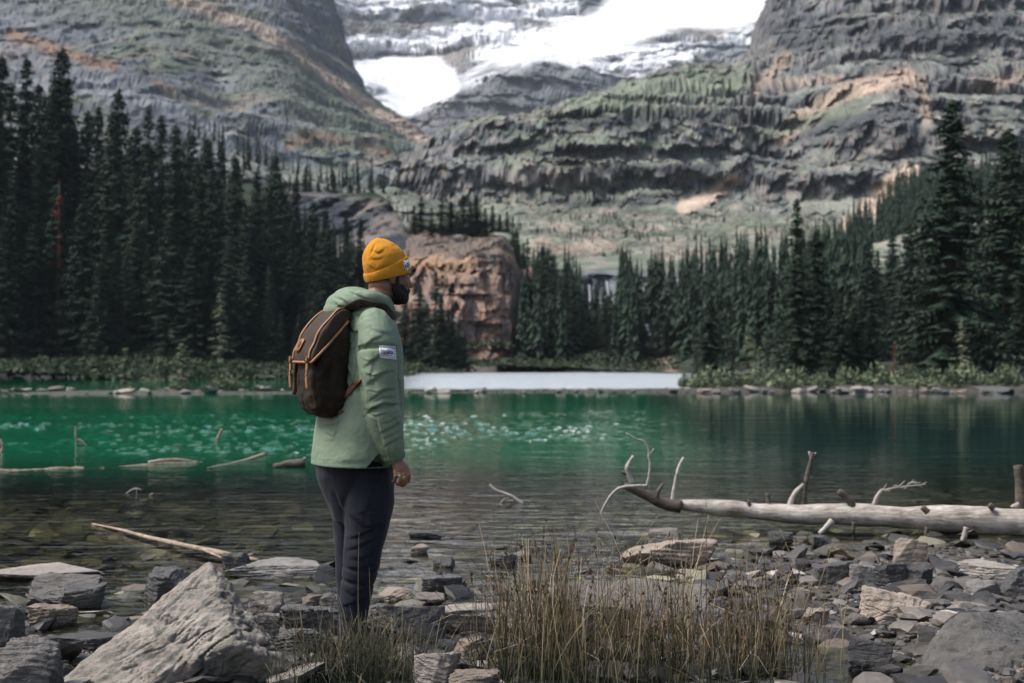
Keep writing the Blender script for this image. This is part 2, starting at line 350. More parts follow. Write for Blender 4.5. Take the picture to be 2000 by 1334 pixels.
def col_right(px, py, V, nn):
    nz = fbm(V/40., 5); n2 = fbm(V*np.array([1/26., 1/26., 1/5.]), 5); n3 = fbm(V/9., 4); vert = fbm(V*np.array([1/5., 1/5., 1/16.])+11, 4)
    wall = sstep(1380, 1520, px)
    C = mixc(np.tile(ROCK*.92, (len(V), 1)), np.tile(ROCKD*1.15, (len(V), 1)), sstep(-.3, .55, n2+.35*vert+.1))
    C = mixc(C, np.tile(ROCKB*1.05, (len(V), 1)), sstep(.0, .6, nz+.5*vert)*(1-.7*wall)*.8)
    C = mixc(C, np.tile(ROCKD*.7, (len(V), 1)), sstep(.15, .6, .45*vert-.4*nz+.5*n2)*.75)
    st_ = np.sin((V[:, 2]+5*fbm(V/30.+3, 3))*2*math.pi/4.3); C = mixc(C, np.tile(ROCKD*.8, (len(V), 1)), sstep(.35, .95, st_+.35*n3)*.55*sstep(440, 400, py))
    C = mixc(C, np.tile(ORANGE*.6, (len(V), 1)), sstep(.5, .8, n3+.4*vert)*.35)
    g = sstep(.35, .75, nn[:, 2]+.25*nz)
    C = mixc(C, np.tile(GRASS*1.15, (len(V), 1)), g*(.85-.35*wall))
    gr = sstep(-10, 25, poly_sd(px, py, [(1020, 250), (1130, 205), (1290, 142), (1480, 130), (1470, 190), (1330, 215), (1150, 245)])+40*nz)
    C = mixc(C, np.tile(GRASS*1.1, (len(V), 1)), gr*.8)
    low = sstep(395, 425, py+25*nz-.02*(px-1200))*sstep(1000, 1060, px)*(px < 1800)
    T = mixc(np.tile(GRASS*1.25, (len(V), 1)), np.tile(GRASSP*1.05, (len(V), 1)), sstep(-.35, .35, n3+.7*nz))
    T = mixc(T, np.tile(TAN*.75, (len(V), 1)), sstep(.1, .7, n2*.6+n3*.7+.3*sstep(450, 520, py))*.6)
    C = mixc(C, T*np.array([.70, .68, .68]), low)
    n5 = fbm(V/3.2+50, 4); n6 = fbm(V/1.3+70, 3)
    C = mixc(C, np.tile(ROCKB*1.25, (len(V), 1)), sstep(.15, .55, n5-.2*n3)*.55*sstep(440, 405, py)); C = mixc(C, np.tile(ROCKD*.65, (len(V), 1)), sstep(.1, .5, -n5)*.6*sstep(440, 405, py))
    C = mixc(C, C*.62, sstep(.05, .5, n6+.5*n5)*sstep(400, 425, py)); C = mixc(C, C*1.35, sstep(.1, .5, -n6)*sstep(400, 425, py))
    for pts, w, c, k in [([(1085, 235), (1200, 240), (1300, 225), (1450, 235)], 15, ROCKD*.6, .75), ([(1150, 335), (1300, 335), (1400, 325)], 11, ROCKD*.55, .8), ([(1080, 395), (1200, 395), (1340, 390)], 11, ROCKD*.6, .7), ([(1480, 300), (1560, 260), (1660, 240), (1760, 230), (1790, 280)], 30, ROCKD*.75, .7),  # dark bands along the ledges: their shade painted into the rock colour
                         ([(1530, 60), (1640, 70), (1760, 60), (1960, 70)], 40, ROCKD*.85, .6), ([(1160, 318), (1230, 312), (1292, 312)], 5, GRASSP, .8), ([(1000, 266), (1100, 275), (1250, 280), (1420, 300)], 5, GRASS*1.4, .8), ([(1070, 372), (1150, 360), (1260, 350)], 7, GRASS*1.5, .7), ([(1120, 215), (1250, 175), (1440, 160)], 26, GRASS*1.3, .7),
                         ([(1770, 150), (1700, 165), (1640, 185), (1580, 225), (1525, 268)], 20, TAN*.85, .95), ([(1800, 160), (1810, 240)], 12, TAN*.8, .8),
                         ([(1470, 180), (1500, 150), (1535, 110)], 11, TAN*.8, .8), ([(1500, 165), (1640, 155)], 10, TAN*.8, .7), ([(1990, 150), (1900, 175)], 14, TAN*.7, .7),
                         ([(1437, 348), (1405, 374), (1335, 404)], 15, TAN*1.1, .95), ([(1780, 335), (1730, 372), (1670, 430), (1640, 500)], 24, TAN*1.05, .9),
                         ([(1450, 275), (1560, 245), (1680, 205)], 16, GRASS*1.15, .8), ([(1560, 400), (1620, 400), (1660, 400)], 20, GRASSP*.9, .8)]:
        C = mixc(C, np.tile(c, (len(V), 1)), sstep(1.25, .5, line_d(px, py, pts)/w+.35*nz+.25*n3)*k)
    return C*(1+.28*n3[:, None])*np.array([1.28, 1.25, 1.22])
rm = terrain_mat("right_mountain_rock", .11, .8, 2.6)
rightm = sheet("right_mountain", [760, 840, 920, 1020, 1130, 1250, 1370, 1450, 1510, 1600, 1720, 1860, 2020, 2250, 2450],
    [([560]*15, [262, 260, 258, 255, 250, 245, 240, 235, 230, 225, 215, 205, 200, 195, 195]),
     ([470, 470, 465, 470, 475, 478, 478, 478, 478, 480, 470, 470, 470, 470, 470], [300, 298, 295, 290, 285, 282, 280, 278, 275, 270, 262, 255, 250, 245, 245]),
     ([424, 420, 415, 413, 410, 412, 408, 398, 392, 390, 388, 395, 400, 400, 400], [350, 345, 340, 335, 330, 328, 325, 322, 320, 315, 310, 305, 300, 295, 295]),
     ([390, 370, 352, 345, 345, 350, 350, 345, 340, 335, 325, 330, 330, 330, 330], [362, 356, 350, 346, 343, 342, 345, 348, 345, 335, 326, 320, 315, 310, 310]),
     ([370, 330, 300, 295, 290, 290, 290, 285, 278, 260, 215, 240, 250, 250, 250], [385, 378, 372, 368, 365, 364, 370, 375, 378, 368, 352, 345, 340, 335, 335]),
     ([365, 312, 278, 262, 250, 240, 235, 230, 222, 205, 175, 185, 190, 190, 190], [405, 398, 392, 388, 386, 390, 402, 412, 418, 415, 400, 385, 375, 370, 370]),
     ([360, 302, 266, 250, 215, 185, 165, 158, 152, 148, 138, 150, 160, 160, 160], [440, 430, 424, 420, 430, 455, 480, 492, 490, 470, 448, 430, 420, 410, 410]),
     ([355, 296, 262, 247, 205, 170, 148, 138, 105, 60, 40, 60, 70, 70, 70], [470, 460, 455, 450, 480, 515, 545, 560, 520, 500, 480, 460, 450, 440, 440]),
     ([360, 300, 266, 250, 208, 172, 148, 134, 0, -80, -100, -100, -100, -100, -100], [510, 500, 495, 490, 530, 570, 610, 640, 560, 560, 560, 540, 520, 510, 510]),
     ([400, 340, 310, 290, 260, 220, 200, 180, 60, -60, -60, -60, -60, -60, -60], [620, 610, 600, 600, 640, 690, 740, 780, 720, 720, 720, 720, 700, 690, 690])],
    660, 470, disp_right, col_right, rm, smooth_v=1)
tag(rightm, kind="structure")

# --- middle slope: low cliffs with thin waterfalls, forest floor down to the far shore
def disp_mid(P, qx, qy):
    fb = flat(lambda p: fbm(p/30., 5))(P); fl = flat(lambda p: fbm(p*np.array([1/3.5, 1/5., 1/18.]), 4))(P)
    cl = sstep(-10, 10, qy-532)*sstep(12, -10, qy-598)
    P = P.copy(); P[..., 1] += 4*fb+3.2*fl*(.15+cl); P[..., 2] += 1.6*fb+.9*fl*cl; return P
def col_mid(px, py, V, nn):
    nz = fbm(V/16., 5); n2 = fbm(V/4., 4); vert = fbm(V*np.array([1/2.2, 1/2.2, 1/18.])+11, 4)
    dark = np.array([.045, .055, .04]); n_ = len(V)
    C = mixc(np.tile(dark, (n_, 1)), np.tile(GRASS*.7, (n_, 1)), sstep(-.1, .5, nz))
    cl = sstep(-12, 8, py-528+10*nz)*sstep(10, -8, py-602+10*nz)*sstep(1080, 1130, px)*sstep(1620, 1560, px)
    R = mixc(np.tile(ROCKD*1.2, (n_, 1)), np.tile(ROCK*1.1, (n_, 1)), sstep(-.3, .4, vert+.3*nz))
    C = mixc(C, R, cl)
    top = sstep(535, 515, py+12*nz)
    T = mixc(np.tile(GRASS*1.25, (n_, 1)), np.tile(GRASSP, (n_, 1)), sstep(-.3, .4, n2+.6*nz))
    C = mixc(C, mixc(T, np.tile(TAN*.8, (n_, 1)), sstep(.0, .6, n2+.4*nz)*.7), top)
    for pts, w, c in [([(1050, 700), (1120, 690), (1210, 712)], 26, GRASS*.55), ([(1250, 640), (1275, 690), (1310, 715)], 16, TAN*.55), ([(1750, 490), (1790, 500)], 16, GRASSP*.8)]:
        C = mixc(C, np.tile(c, (n_, 1)), sstep(1.2, .3, line_d(px, py, pts)/w+.8*nz)*.9)
    return C*(1+.25*n2[:, None])
mm = terrain_mat("mid_slope_soil", .4, 1.8, .4)
midsl = sheet("middle_slope", [960, 1040, 1120, 1220, 1330, 1450, 1560, 1700, 1850, 2050, 2300],
    [([729, 728, 728, 728, 730, 740, 755, 762, 764, 766, 766], [132, 134, 135, 135, 124, 90, 68, 62, 60, 60, 60]),
     ([722, 720, 718, 717, 718, 724, 730, 732, 734, 734, 734], [140, 141, 142, 142, 136, 108, 84, 74, 70, 70, 70]),
     ([690, 690, 690, 690, 690, 694, 700, 704, 704, 704, 704], [150, 150, 152, 152, 145, 125, 104, 94, 90, 90, 90]),
     ([640, 620, 606, 602, 600, 598, 600, 600, 590, 580, 580], [175, 178, 180, 180, 176, 160, 140, 128, 122, 120, 120]),
     ([600, 560, 532, 530, 530, 530, 530, 520, 500, 480, 480], [182, 184, 186, 187, 186, 180, 165, 155, 148, 145, 145]),
     ([570, 530, 510, 505, 505, 505, 500, 480, 440, 420, 420], [205, 210, 214, 216, 216, 214, 205, 195, 185, 180, 180]),
     ([600, 560, 520, 510, 510, 510, 505, 480, 440, 430, 430], [260, 262, 266, 268, 268, 266, 255, 245, 235, 230, 230])],
    360, 200, disp_mid, col_mid, mm, smooth_v=1)
tag(midsl, kind="structure")

# --- left forest hillside and the rocky hump above it
def disp_hill(P, qx, qy):
    fb = flat(lambda p: fbm(p/26., 5))(P); fl = flat(lambda p: fbm(p*np.array([1/4., 1/5., 1/14.]), 4))(P)
    hp = sstep(540, 580, qx)*sstep(480, 460, qy)
    P = P.copy(); P[..., 1] += 2.5*fb+2.2*fl*(.2+hp); P[..., 2] += .9*fb; return P
def col_hill(px, py, V, nn):
    nz = fbm(V/14., 5); n2 = fbm(V/4., 4); n_ = len(V)
    C = mixc(np.tile(np.array([.035, .045, .032]), (n_, 1)), np.tile(GRASS*.55, (n_, 1)), sstep(0, .6, nz))
    hp = sstep(-8, 20, poly_sd(px, py, [(540, 360), (600, 350), (700, 385), (770, 400), (810, 440), (830, 520), (760, 560), (560, 520)])+18*nz)
    R = mixc(np.tile(ROCKD*.75, (n_, 1)), np.tile(ROCKB*.8, (n_, 1)), sstep(-.2, .5, nz+.6*n2))
    C = mixc(C, R, hp)
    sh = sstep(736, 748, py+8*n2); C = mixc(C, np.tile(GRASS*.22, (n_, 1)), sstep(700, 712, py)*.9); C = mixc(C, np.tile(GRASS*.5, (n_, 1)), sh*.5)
    return C*(1+.25*n2[:, None])
hill = sheet("left_hillside", [-420, -200, 0, 200, 400, 560, 680, 760, 830, 900, 950],
    [([742, 742, 742, 742, 741, 740, 738, 736, 732, 731, 731], [89, 89, 89, 90, 91, 94, 99, 106, 130, 132, 134]),
     ([730, 730, 730, 730, 729, 728, 727, 726, 723, 722, 722], [110, 110, 110, 111, 112, 115, 118, 125, 138, 140, 141]),
     ([690, 690, 690, 690, 690, 690, 690, 690, 700, 712, 722], [150, 150, 150, 150, 150, 150, 150, 148, 146, 144, 143]),
     ([600, 600, 600, 600, 600, 600, 600, 600, 660, 702, 722], [172, 172, 172, 172, 172, 172, 170, 165, 158, 152, 147]),
     ([480, 480, 480, 480, 470, 480, 490, 500, 600, 690, 722], [200, 200, 200, 200, 200, 200, 196, 190, 172, 160, 150]),
     ([380, 380, 380, 380, 380, 378, 384, 400, 540, 680, 724], [225, 225, 225, 225, 225, 222, 216, 208, 185, 168, 154]),
     ([360, 360, 360, 360, 360, 362, 376, 396, 536, 690, 728], [250, 250, 250, 250, 250, 246, 240, 230, 200, 178, 160]),
     ([450, 450, 450, 450, 450, 450, 450, 470, 600, 730, 735], [275, 275, 275, 275, 275, 272, 265, 255, 220, 190, 170])],
    300, 170, disp_hill, col_hill, mm, smooth_v=1)
tag(hill, kind="structure")

# --- orange bluff at the head of the lake
def disp_bluff(P, qx, qy):
    fb = flat(lambda p: fbm(p/9., 5))(P); fl = flat(lambda p: ridged(p*np.array([1/2.6, 1/4., 1/11.]), 4))(P); cr = flat(lambda p: fbm(p/1.6, 4))(P)
    P = P.copy(); k = sstep(716, 690, qy)
    b1, l1 = blocks(P, P[..., 2]+1.2*fb, 2.6, 3.4, 7, 2.4*cr+2*fb); b2, l2 = blocks(P, P[..., 2]+1.2*fb, 1.0, 1.3, 8, .6*cr)
    P[..., 1] += (2.2*fb-.8*fl+.5*cr+.9*l1+1.7*b1+.4*l2+.5*b2)*(.2+.8*k); P[..., 2] += 1.3*fb*k+terrace(P[..., 2], P[..., 2]+1.6*fb, 2.6, .2)*.35*k; return P
def col_bluff(px, py, V, nn):
    n_ = len(V); nz = fbm(V/6., 5); n2 = fbm(V/1.7, 4); vert = fbm(V*np.array([1/1.3, 1/1.3, 1/9.])+11, 4)
    C = mixc(np.tile(np.array([.34, .235, .18]), (n_, 1)), np.tile(np.array([.25, .205, .185]), (n_, 1)), sstep(-.25, .35, vert+.3*nz+.2*sstep(560, 650, py)))
    C = mixc(C, np.tile(np.array([.13, .12, .12]), (n_, 1)), sstep(.05, .55, vert*.9+.5*n2)*.8)
    C = mixc(C, np.tile(np.array([.38, .255, .155]), (n_, 1)), sstep(570, 515, py)*sstep(-.3, .3, nz)*.8)
    C = mixc(C, np.tile(np.array([.30, .13, .10]), (n_, 1)), sstep(.25, .6, n2+.4*nz)*.4)
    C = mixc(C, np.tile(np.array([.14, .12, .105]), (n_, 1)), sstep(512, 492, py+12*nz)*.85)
    C = mixc(C, np.tile(np.array([.15, .14, .14]), (n_, 1)), sstep(1008, 1022, px+6*nz)*.4)
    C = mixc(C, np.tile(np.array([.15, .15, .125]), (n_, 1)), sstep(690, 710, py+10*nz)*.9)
    return C*(1+.25*n2[:, None])
bluff = sheet("orange_bluff", [740, 790, 840, 900, 950, 985, 1004, 1014, 1040, 1070, 1095],
    [([728]*11, [136, 136, 136, 137, 138, 139, 140, 140, 141, 142, 142]),
     ([716, 716, 716, 716, 714, 712, 714, 716, 720, 722, 724], [146, 146, 146, 146, 146, 146, 146, 148, 148, 146, 145]),
     ([690, 690, 690, 692, 692, 690, 690, 692, 690, 700, 716], [151, 150, 149, 148, 148, 148.5, 151, 157, 158, 158, 156]),
     ([600]*9 + [640, 690], [155, 153, 151, 149.5, 149.5, 150, 153, 162, 162, 164, 164]),
     ([560, 540, 524, 512, 508, 512, 532, 552, 552, 606, 662], [160, 157, 154, 152, 152, 153, 157, 166, 166, 170, 172]),
     ([540, 520, 504, 490, 478, 484, 512, 538, 540, 592, 645], [167, 163, 160, 157, 157, 159, 162, 170, 170, 176, 178]),
     ([515, 498, 486, 476, 469, 474, 498, 524, 530, 580, 635], [185, 182, 178, 176, 176, 177, 178, 182, 182, 186, 188]),
     ([450, 450, 455, 460, 465, 470, 490, 510, 530, 580, 640], [215, 212, 208, 206, 206, 205, 205, 205, 205, 205, 205])],
    260, 220, disp_bluff, col_bluff, terrain_mat("bluff_rock", .7, 3.0, .5), smooth_v=1)
tag(bluff, kind="structure")
# ---------------------------------------------------------------- ground sheet (shore, lake bed, land beyond) and water
def axis(dense, lo, hi, step):
    a, b = dense; left = [a]; s = step
    while left[-1] > lo: s *= 1.25; left.append(left[-1]-s)
    right = [b]; s = step
    while right[-1] < hi: s *= 1.25; right.append(right[-1]+s)
    return np.array(left[:0:-1]+list(np.arange(a, b, step))+right)
def shore_y(X):
    # distance of the water's edge along the view, by lateral position
    return np.interp(X, [-6, -2.6, -1.4, -.7, -.1, .5, 1.0, 1.8, 3.0, 4.5, 8], [7.0, 6.9, 6.9, 7.3, 7.5, 7.7, 8.3, 9.2, 9.6, 9.9, 10.4])
def ground_z(X, Y):
    X = np.asarray(X, float); Y = np.asarray(Y, float); P = np.stack([X, Y, 0*X], -1).reshape(-1, 3)
    d = shore_y(X)-Y
    z = np.where(d > 0, .028*np.minimum(d, 3)+.012*np.maximum(d-3, 0), np.interp(-d, [0, 1, 3, 6, 10, 14, 20, 40], [0, -.04, -.12, -.22, -.36, -.55, -1.0, -3.5]))
    nz = (.035*fbm(P/.9, 4)+.015*fbm(P/.22+4, 3)).reshape(X.shape)
    z = z+nz*np.clip(1.2-Y/22, .1, 1)
    pool = np.exp(-(((X-1.46)/.40)**2+((Y-6.05)/.62)**2)); z = z-.16*pool            # shallow pool beside the reeds
    pool2 = np.exp(-(((X+1.85)/.5)**2+((Y-6.75)/.22)**2)); z = z-.07*pool2
    return z
def lake_bed_far(X, Y, z):
    # bar of stones across the lake and the banks beyond
    yb = 57+.03*X+1.5*np.sin(X/9.)
    bar = np.exp(-((Y-yb)/3.2)**2)*np.interp(X, [-30, -16, -6, 0, 8, 14, 30], [.9, 1.02, 1.0, 1.0, 1.03, 1.06, 1.1])
    z = np.maximum(z, -3.5+3.55*bar)
    r = sstep(8, 20, X+(Y-56)*.25)*sstep(55, 60, Y)*sstep(.10, .135, X/np.maximum(Y, 1))                                                # right bank
    z = np.maximum(z, -3.5+3.9*r)
    far = sstep(150, 165, Y); z = np.maximum(z, -3.5+4.2*far)
    return z
gx = axis((-4.2, 4.4), -1500, 1500, .045); gy = axis((4.6, 15.5), -300, 3000, .045)
gy = np.concatenate([gy[gy < 45], np.arange(45.5, 72, .6), gy[(gy > 72.5) & (gy < 118)], np.arange(118, 176, 4.), gy[gy > 178]])
GX, GY = np.meshgrid(gx, gy)
GZ = lake_bed_far(GX, GY, ground_z(GX, GY))
GZ = np.where(GY > 170, -.5, GZ)
gme = mesh_of("ground", np.stack([GX, GY, GZ], -1).reshape(-1, 3), grid_faces(len(gx), len(gy)))
m, n, b = new_mat("shore_gravel_silt")
p = pos(n)
v1 = N(n, "ShaderNodeTexVoronoi"); v1.inputs["Scale"].default_value = 14; n.links.new(p, v1.inputs["Vector"])
v2 = N(n, "ShaderNodeTexVoronoi"); v2.inputs["Scale"].default_value = 42; n.links.new(p, v2.inputs["Vector"])
nz = noise_node(n, 2.2, 6, .6, p)
c = mixrgb(n, ramp(n, nz.outputs[0], [(.3, (.035, .03, .024)), (.7, (.10, .085, .065))]).outputs[0], v1.outputs["Color"], (0, 0, 0))
c1 = ramp(n, nz.outputs[0], [(.3, (.028, .024, .019)), (.7, (.085, .074, .058))])
cv = N(n, "ShaderNodeSeparateColor"); n.links.new(v1.outputs["Color"], cv.inputs[0])
tone = math_node(n, 'ADD', math_node(n, 'MULTIPLY', cv.outputs[0], 1.1), .35)
tg = N(n, "ShaderNodeCombineColor"); [n.links.new(tone, tg.inputs[k]) for k in range(3)]
n.links.new(mixrgb(n, .9, c1.outputs[0], tg.outputs[0], 'MULTIPLY'), b.inputs["Base Color"])
b.inputs["Roughness"].default_value = .75
hh = math_node(n, 'ADD', math_node(n, 'MULTIPLY', v1.outputs["Distance"], -1.0), math_node(n, 'MULTIPLY', v2.outputs["Distance"], -.4))
n.links.new(bump(n, hh, .8, .02), b.inputs["Normal"])
ground = tag(obj("ground", gme, m), kind="structure")

m, n, b = new_mat("lake_water")
n.nodes.remove(b); out = n.nodes["Material Output"]
p = pos(n); sp = N(n, "ShaderNodeSeparateXYZ"); n.links.new(p, sp.inputs[0])
def mapped(sx, sy, rot=0.0):
    mp = N(n, "ShaderNodeMapping"); mp.inputs["Scale"].default_value = (sx, sy, 1); mp.inputs["Rotation"].default_value = (0, 0, rot)
    n.links.new(p, mp.inputs["Vector"]); return mp.outputs[0]
def mrange(v, a, b_, c=0.0, d=1.0):
    x = N(n, "ShaderNodeMapRange", interpolation_type='SMOOTHSTEP'); n.links.new(v, x.inputs[0])
    for k, q in enumerate((a, b_, c, d)): x.inputs[k+1].default_value = q
    return x.outputs[0]
w1 = noise_node(n, 1.0, 3, .5, mapped(2.2, 5.5, .15), .6)
w2 = noise_node(n, 1.0, 2, .5, mapped(7.0, 13.0, -.2), .4)
w3 = noise_node(n, 1.0, 3, .6, mapped(.35, 1.1, .1), .3)
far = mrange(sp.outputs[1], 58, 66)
mid = math_node(n, 'MULTIPLY', mrange(sp.outputs[1], 15, 21), mrange(sp.outputs[1], 46, 36))
mid = math_node(n, 'MULTIPLY', mid, mrange(sp.outputs[0], 7.0, 2.0))
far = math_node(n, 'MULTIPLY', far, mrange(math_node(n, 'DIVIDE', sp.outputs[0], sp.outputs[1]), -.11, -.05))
hgt0 = math_node(n, 'ADD', math_node(n, 'MULTIPLY', w1.outputs[0], .55), math_node(n, 'ADD', math_node(n, 'MULTIPLY', w2.outputs[0], .22), math_node(n, 'MULTIPLY', w3.outputs[0], .5)))
hgt = hgt0
bp = N(n, "ShaderNodeBump"); bp.inputs["Distance"].default_value = .05
st = math_node(n, 'ADD', math_node(n, 'ADD', math_node(n, 'MULTIPLY', mid, .12), math_node(n, 'MULTIPLY', far, .8)), math_node(n, 'ADD', .05, math_node(n, 'MULTIPLY', mrange(sp.outputs[1], 24, 13), .30)), True)
n.links.new(st, bp.inputs["Strength"]); n.links.new(hgt, bp.inputs["Height"])
fr = N(n, "ShaderNodeFresnel"); fr.inputs["IOR"].default_value = 1.33; n.links.new(bp.outputs[0], fr.inputs["Normal"])
gl = N(n, "ShaderNodeBsdfGlossy"); n.links.new(bp.outputs[0], gl.inputs["Normal"])
n.links.new(math_node(n, 'ADD', math_node(n, 'MULTIPLY', far, .28), .03), gl.inputs["Roughness"])
gl.inputs["Color"].default_value = (1, 1, 1, 1)
tr = N(n, "ShaderNodeBsdfTransparent"); tr.inputs["Color"].default_value = (.62, .64, .52, 1)
df = N(n, "ShaderNodeBsdfDiffuse")
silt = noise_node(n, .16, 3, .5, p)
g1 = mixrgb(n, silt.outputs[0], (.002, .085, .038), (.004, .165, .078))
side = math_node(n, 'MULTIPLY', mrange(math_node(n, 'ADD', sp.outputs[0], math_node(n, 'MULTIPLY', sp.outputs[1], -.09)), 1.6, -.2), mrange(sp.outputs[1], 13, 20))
lake_and_sky_col = mixrgb(n, far, mixrgb(n, side, (.008, .030, .027), g1), (.52, .57, .55))  # far strip: the bright sky's reflection painted into the diffuse colour
n.links.new(lake_and_sky_col, df.inputs["Color"])
deep = math_node(n, 'MAXIMUM', mrange(sp.outputs[1], 12, 22), 0.0)
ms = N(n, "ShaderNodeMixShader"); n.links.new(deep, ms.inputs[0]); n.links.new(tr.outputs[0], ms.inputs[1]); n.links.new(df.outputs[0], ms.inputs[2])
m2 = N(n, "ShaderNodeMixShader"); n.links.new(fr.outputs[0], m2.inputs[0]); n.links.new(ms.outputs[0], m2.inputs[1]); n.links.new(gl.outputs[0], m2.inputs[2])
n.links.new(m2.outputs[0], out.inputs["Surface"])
# the surface itself carries the waves: calm under the far bar, wind ripples in mid-lake, small ripples near the shore
nS, nD = 620, 1150
sv = np.linspace(-.62, .62, nS); dv_ = np.exp(np.linspace(math.log(4.0), math.log(165), nD)); SG, WY = np.meshgrid(sv, dv_); WX = SG*WY
Pw = np.stack([WX.ravel(), WY.ravel(), 0*WX.ravel()], -1); x_, y_ = Pw[:, 0], Pw[:, 1]
wob = fbm(Pw/6.0+3, 3)
windy = sstep(17.5, 22, y_+3*wob)*sstep(41, 33, y_+5*wob)*sstep(.15, .06, x_/y_+.05*wob)*np.clip(.75+.9*wob, .25, 1.2)
z_ = .024*windy*sstep(.16, .55, noise3(np.stack([x_*7.5, y_*2.9, 0*x_], -1)+noise3(Pw*.9)[:, None]*.6))+.014*windy*sstep(.2, .6, noise3(np.stack([x_*4.2, y_*1.9, 0*x_+31], -1)))
z_ += .006*windy*fbm(np.stack([x_*3.2, y_*2.2, 0*x_+5], -1), 2)
near = sstep(17, 13, y_)*sstep(5, 8.5, y_)
z_ += .0045*near*fbm(np.stack([x_*2.0, y_*4.2, 0*x_+9], -1), 3)+.004*sstep(13, 17, y_)*sstep(24, 19, y_)*fbm(np.stack([x_*.9, y_*2.2, 0*x_+2], -1), 3)
z_ += .0035*sstep(17, 22, y_)*sstep(54, 40, y_)*fbm(np.stack([x_*.8, y_*1.0, 0*x_+12], -1), 2)
far_ = sstep(60, 66, y_)*sstep(-.11, -.05, x_/y_)
z_ += .06*far_*noise3(np.stack([x_*1.1, y_*.5, 0*x_+4], -1))
Pw[:, 2] = z_
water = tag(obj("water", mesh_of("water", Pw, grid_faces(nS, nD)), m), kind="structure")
# ---------------------------------------------------------------- conifers
def foliage_mat(name, dark, light, var=.35):
    m, n, b = new_mat(name)
    oi = N(n, "ShaderNodeObjectInfo"); nz = noise_node(n, .9, 3, .6, objc(n))
    f = math_node(n, 'ADD', math_node(n, 'MULTIPLY', nz.outputs[0], .7), math_node(n, 'MULTIPLY', oi.outputs["Random"], var), True)
    n.links.new(mixrgb(n, f, dark, light), b.inputs["Base Color"])
    b.inputs["Roughness"].default_value = .8; b.inputs["Specular IOR Level"].default_value = .15
    return m
M_NEEDLE = foliage_mat("spruce_needles", (.010, .022, .018), (.042, .066, .044), .7)
M_NEEDLE_L = foliage_mat("young_needles", (.075, .10, .065), (.18, .20, .12))
M_NEEDLE_B = foliage_mat("dead_needles", (.10, .035, .018), (.20, .075, .035))
M_BARK = plain("spruce_bark", (.075, .06, .05), .9, .4, 4, .4, .05)
M_BARKG = plain("bleached_bark", (.30, .28, .25), .9, .3, 4, .4, .05)

def conifer(seed, h, R, nb, droop=.35, low=.06, taper=.85, sparse=0.0, spray=.58):
    """needle sprays on drooping boughs; returns crown and trunk geometry"""
    rs = np.random.RandomState(seed); V = []; Fc = []
    bz = low+(1-low)*np.sort(rs.rand(nb)**1.15); az = np.cumsum(2.399+rs.normal(0, .5, nb))
    gap = fbm(np.stack([bz*9, np.cos(az)*1.2, np.sin(az)*1.2+seed], -1), 2)
    for k in range(nb):
        zf = bz[k]
        if rs.rand() < sparse*(1.2-zf): continue
        L = (R*(1-zf)**taper*(.72+.42*rs.rand()+.28*gap[k])+.10*R*(1-zf)+.12)*(.55+.45*min(1, (zf-low+.06)/.16))
        d = np.array([math.cos(az[k]), math.sin(az[k]), 0]); side = np.array([-d[1], d[0], 0])
        ns = max(3, int(L/.34)); dr = droop*(1.25-zf)*(.7+.6*rs.rand())
        for s in range(ns):
            t = (s+.35+.5*rs.rand())/ns
            c = np.array([0, 0, zf*h])+d*L*t+np.array([0, 0, -dr*L*t+.33*dr*L*t*t*t+(.22*L*t if zf > .85 else 0)])
            w = spray*(.65+.6*rs.rand())*(1.12-.62*t)*(.55+.45*min(1, L/1.2))
            for sg in (-1, 1):
                tip = c+side*sg*w+d*w*(.45+.4*rs.rand())+np.array([0, 0, -w*(.25+.5*rs.rand())])
                a = c-d*w*.30+np.array([0, 0, .05]); b_ = c+d*w*.42+np.array([0, 0, -.03])
                i = len(V); V += [a, b_, tip]; Fc.append((i, i+1, i+2))
            i = len(V); V += [c-side*w*.3, c+side*w*.3, c+d*w*.95+np.array([0, 0, -w*.28])]; Fc.append((i, i+1, i+2))
            if rs.rand() < .6:
                i = len(V); V += [c-d*w*.35, c+d*w*.35, c+side*rs.uniform(-.15, .15)+np.array([0, 0, -w*(.7+.4*rs.rand())])]; Fc.append((i, i+1, i+2))
    for k in range(4):   # leader
        a = k*1.57; i = len(V); e = np.array([math.cos(a), math.sin(a), 0])*.10
        V += [np.array([0, 0, h*.965])+e, np.array([0, 0, h*.965])-e, np.array([0, 0, h*1.012])]; Fc.append((i, i+1, i+2))
    T = []; r0 = .012*h+.05; nr = 8; segs = [0, .02, .1, .3, .6, .85, .99]
    for t in segs:
        r = r0*(1-t)**.9+.012; r *= 1.35 if t == 0 else 1
        for q in range(nr):
            a = q*2*math.pi/nr; T.append((r*math.cos(a), r*math.sin(a), t*h-.0))
    crown = mesh_of("crown", np.array(V), np.array(Fc), smooth=False)
    trunk = mesh_of("trunk", np.array(T), grid_faces(nr, len(segs), True))
    return crown, trunk
PROTO = {}
for key, a in {"a": (1, 15, 3.1, 330, .42), "b": (2, 15, 2.6, 320, .5), "c": (3, 15, 3.5, 350, .36), "d": (4, 15, 2.3, 300, .52), "e": (5, 15, 2.9, 260, .45)}.items():
    PROTO[key] = conifer(*a, sparse=.15 if key != "e" else .45)
for key, a in {"s": (11, 5, 1.0, 90, .28), "t": (12, 5, .8, 80, .32)}.items():
    PROTO[key] = conifer(*a, spray=.26)
PROTO["x"] = conifer(21, 15, 1.2, 110, .5, .15, sparse=.55)
HREF = {k: (5.0 if k in "st" else 15.0) for k in PROTO}
for k, (cr, tk) in PROTO.items():
    cr.materials.append({"s": M_NEEDLE_L, "t": M_NEEDLE_L, "x": M_NEEDLE_B}.get(k, M_NEEDLE)); tk.materials.append(M_BARKG if k == "x" else M_BARK)
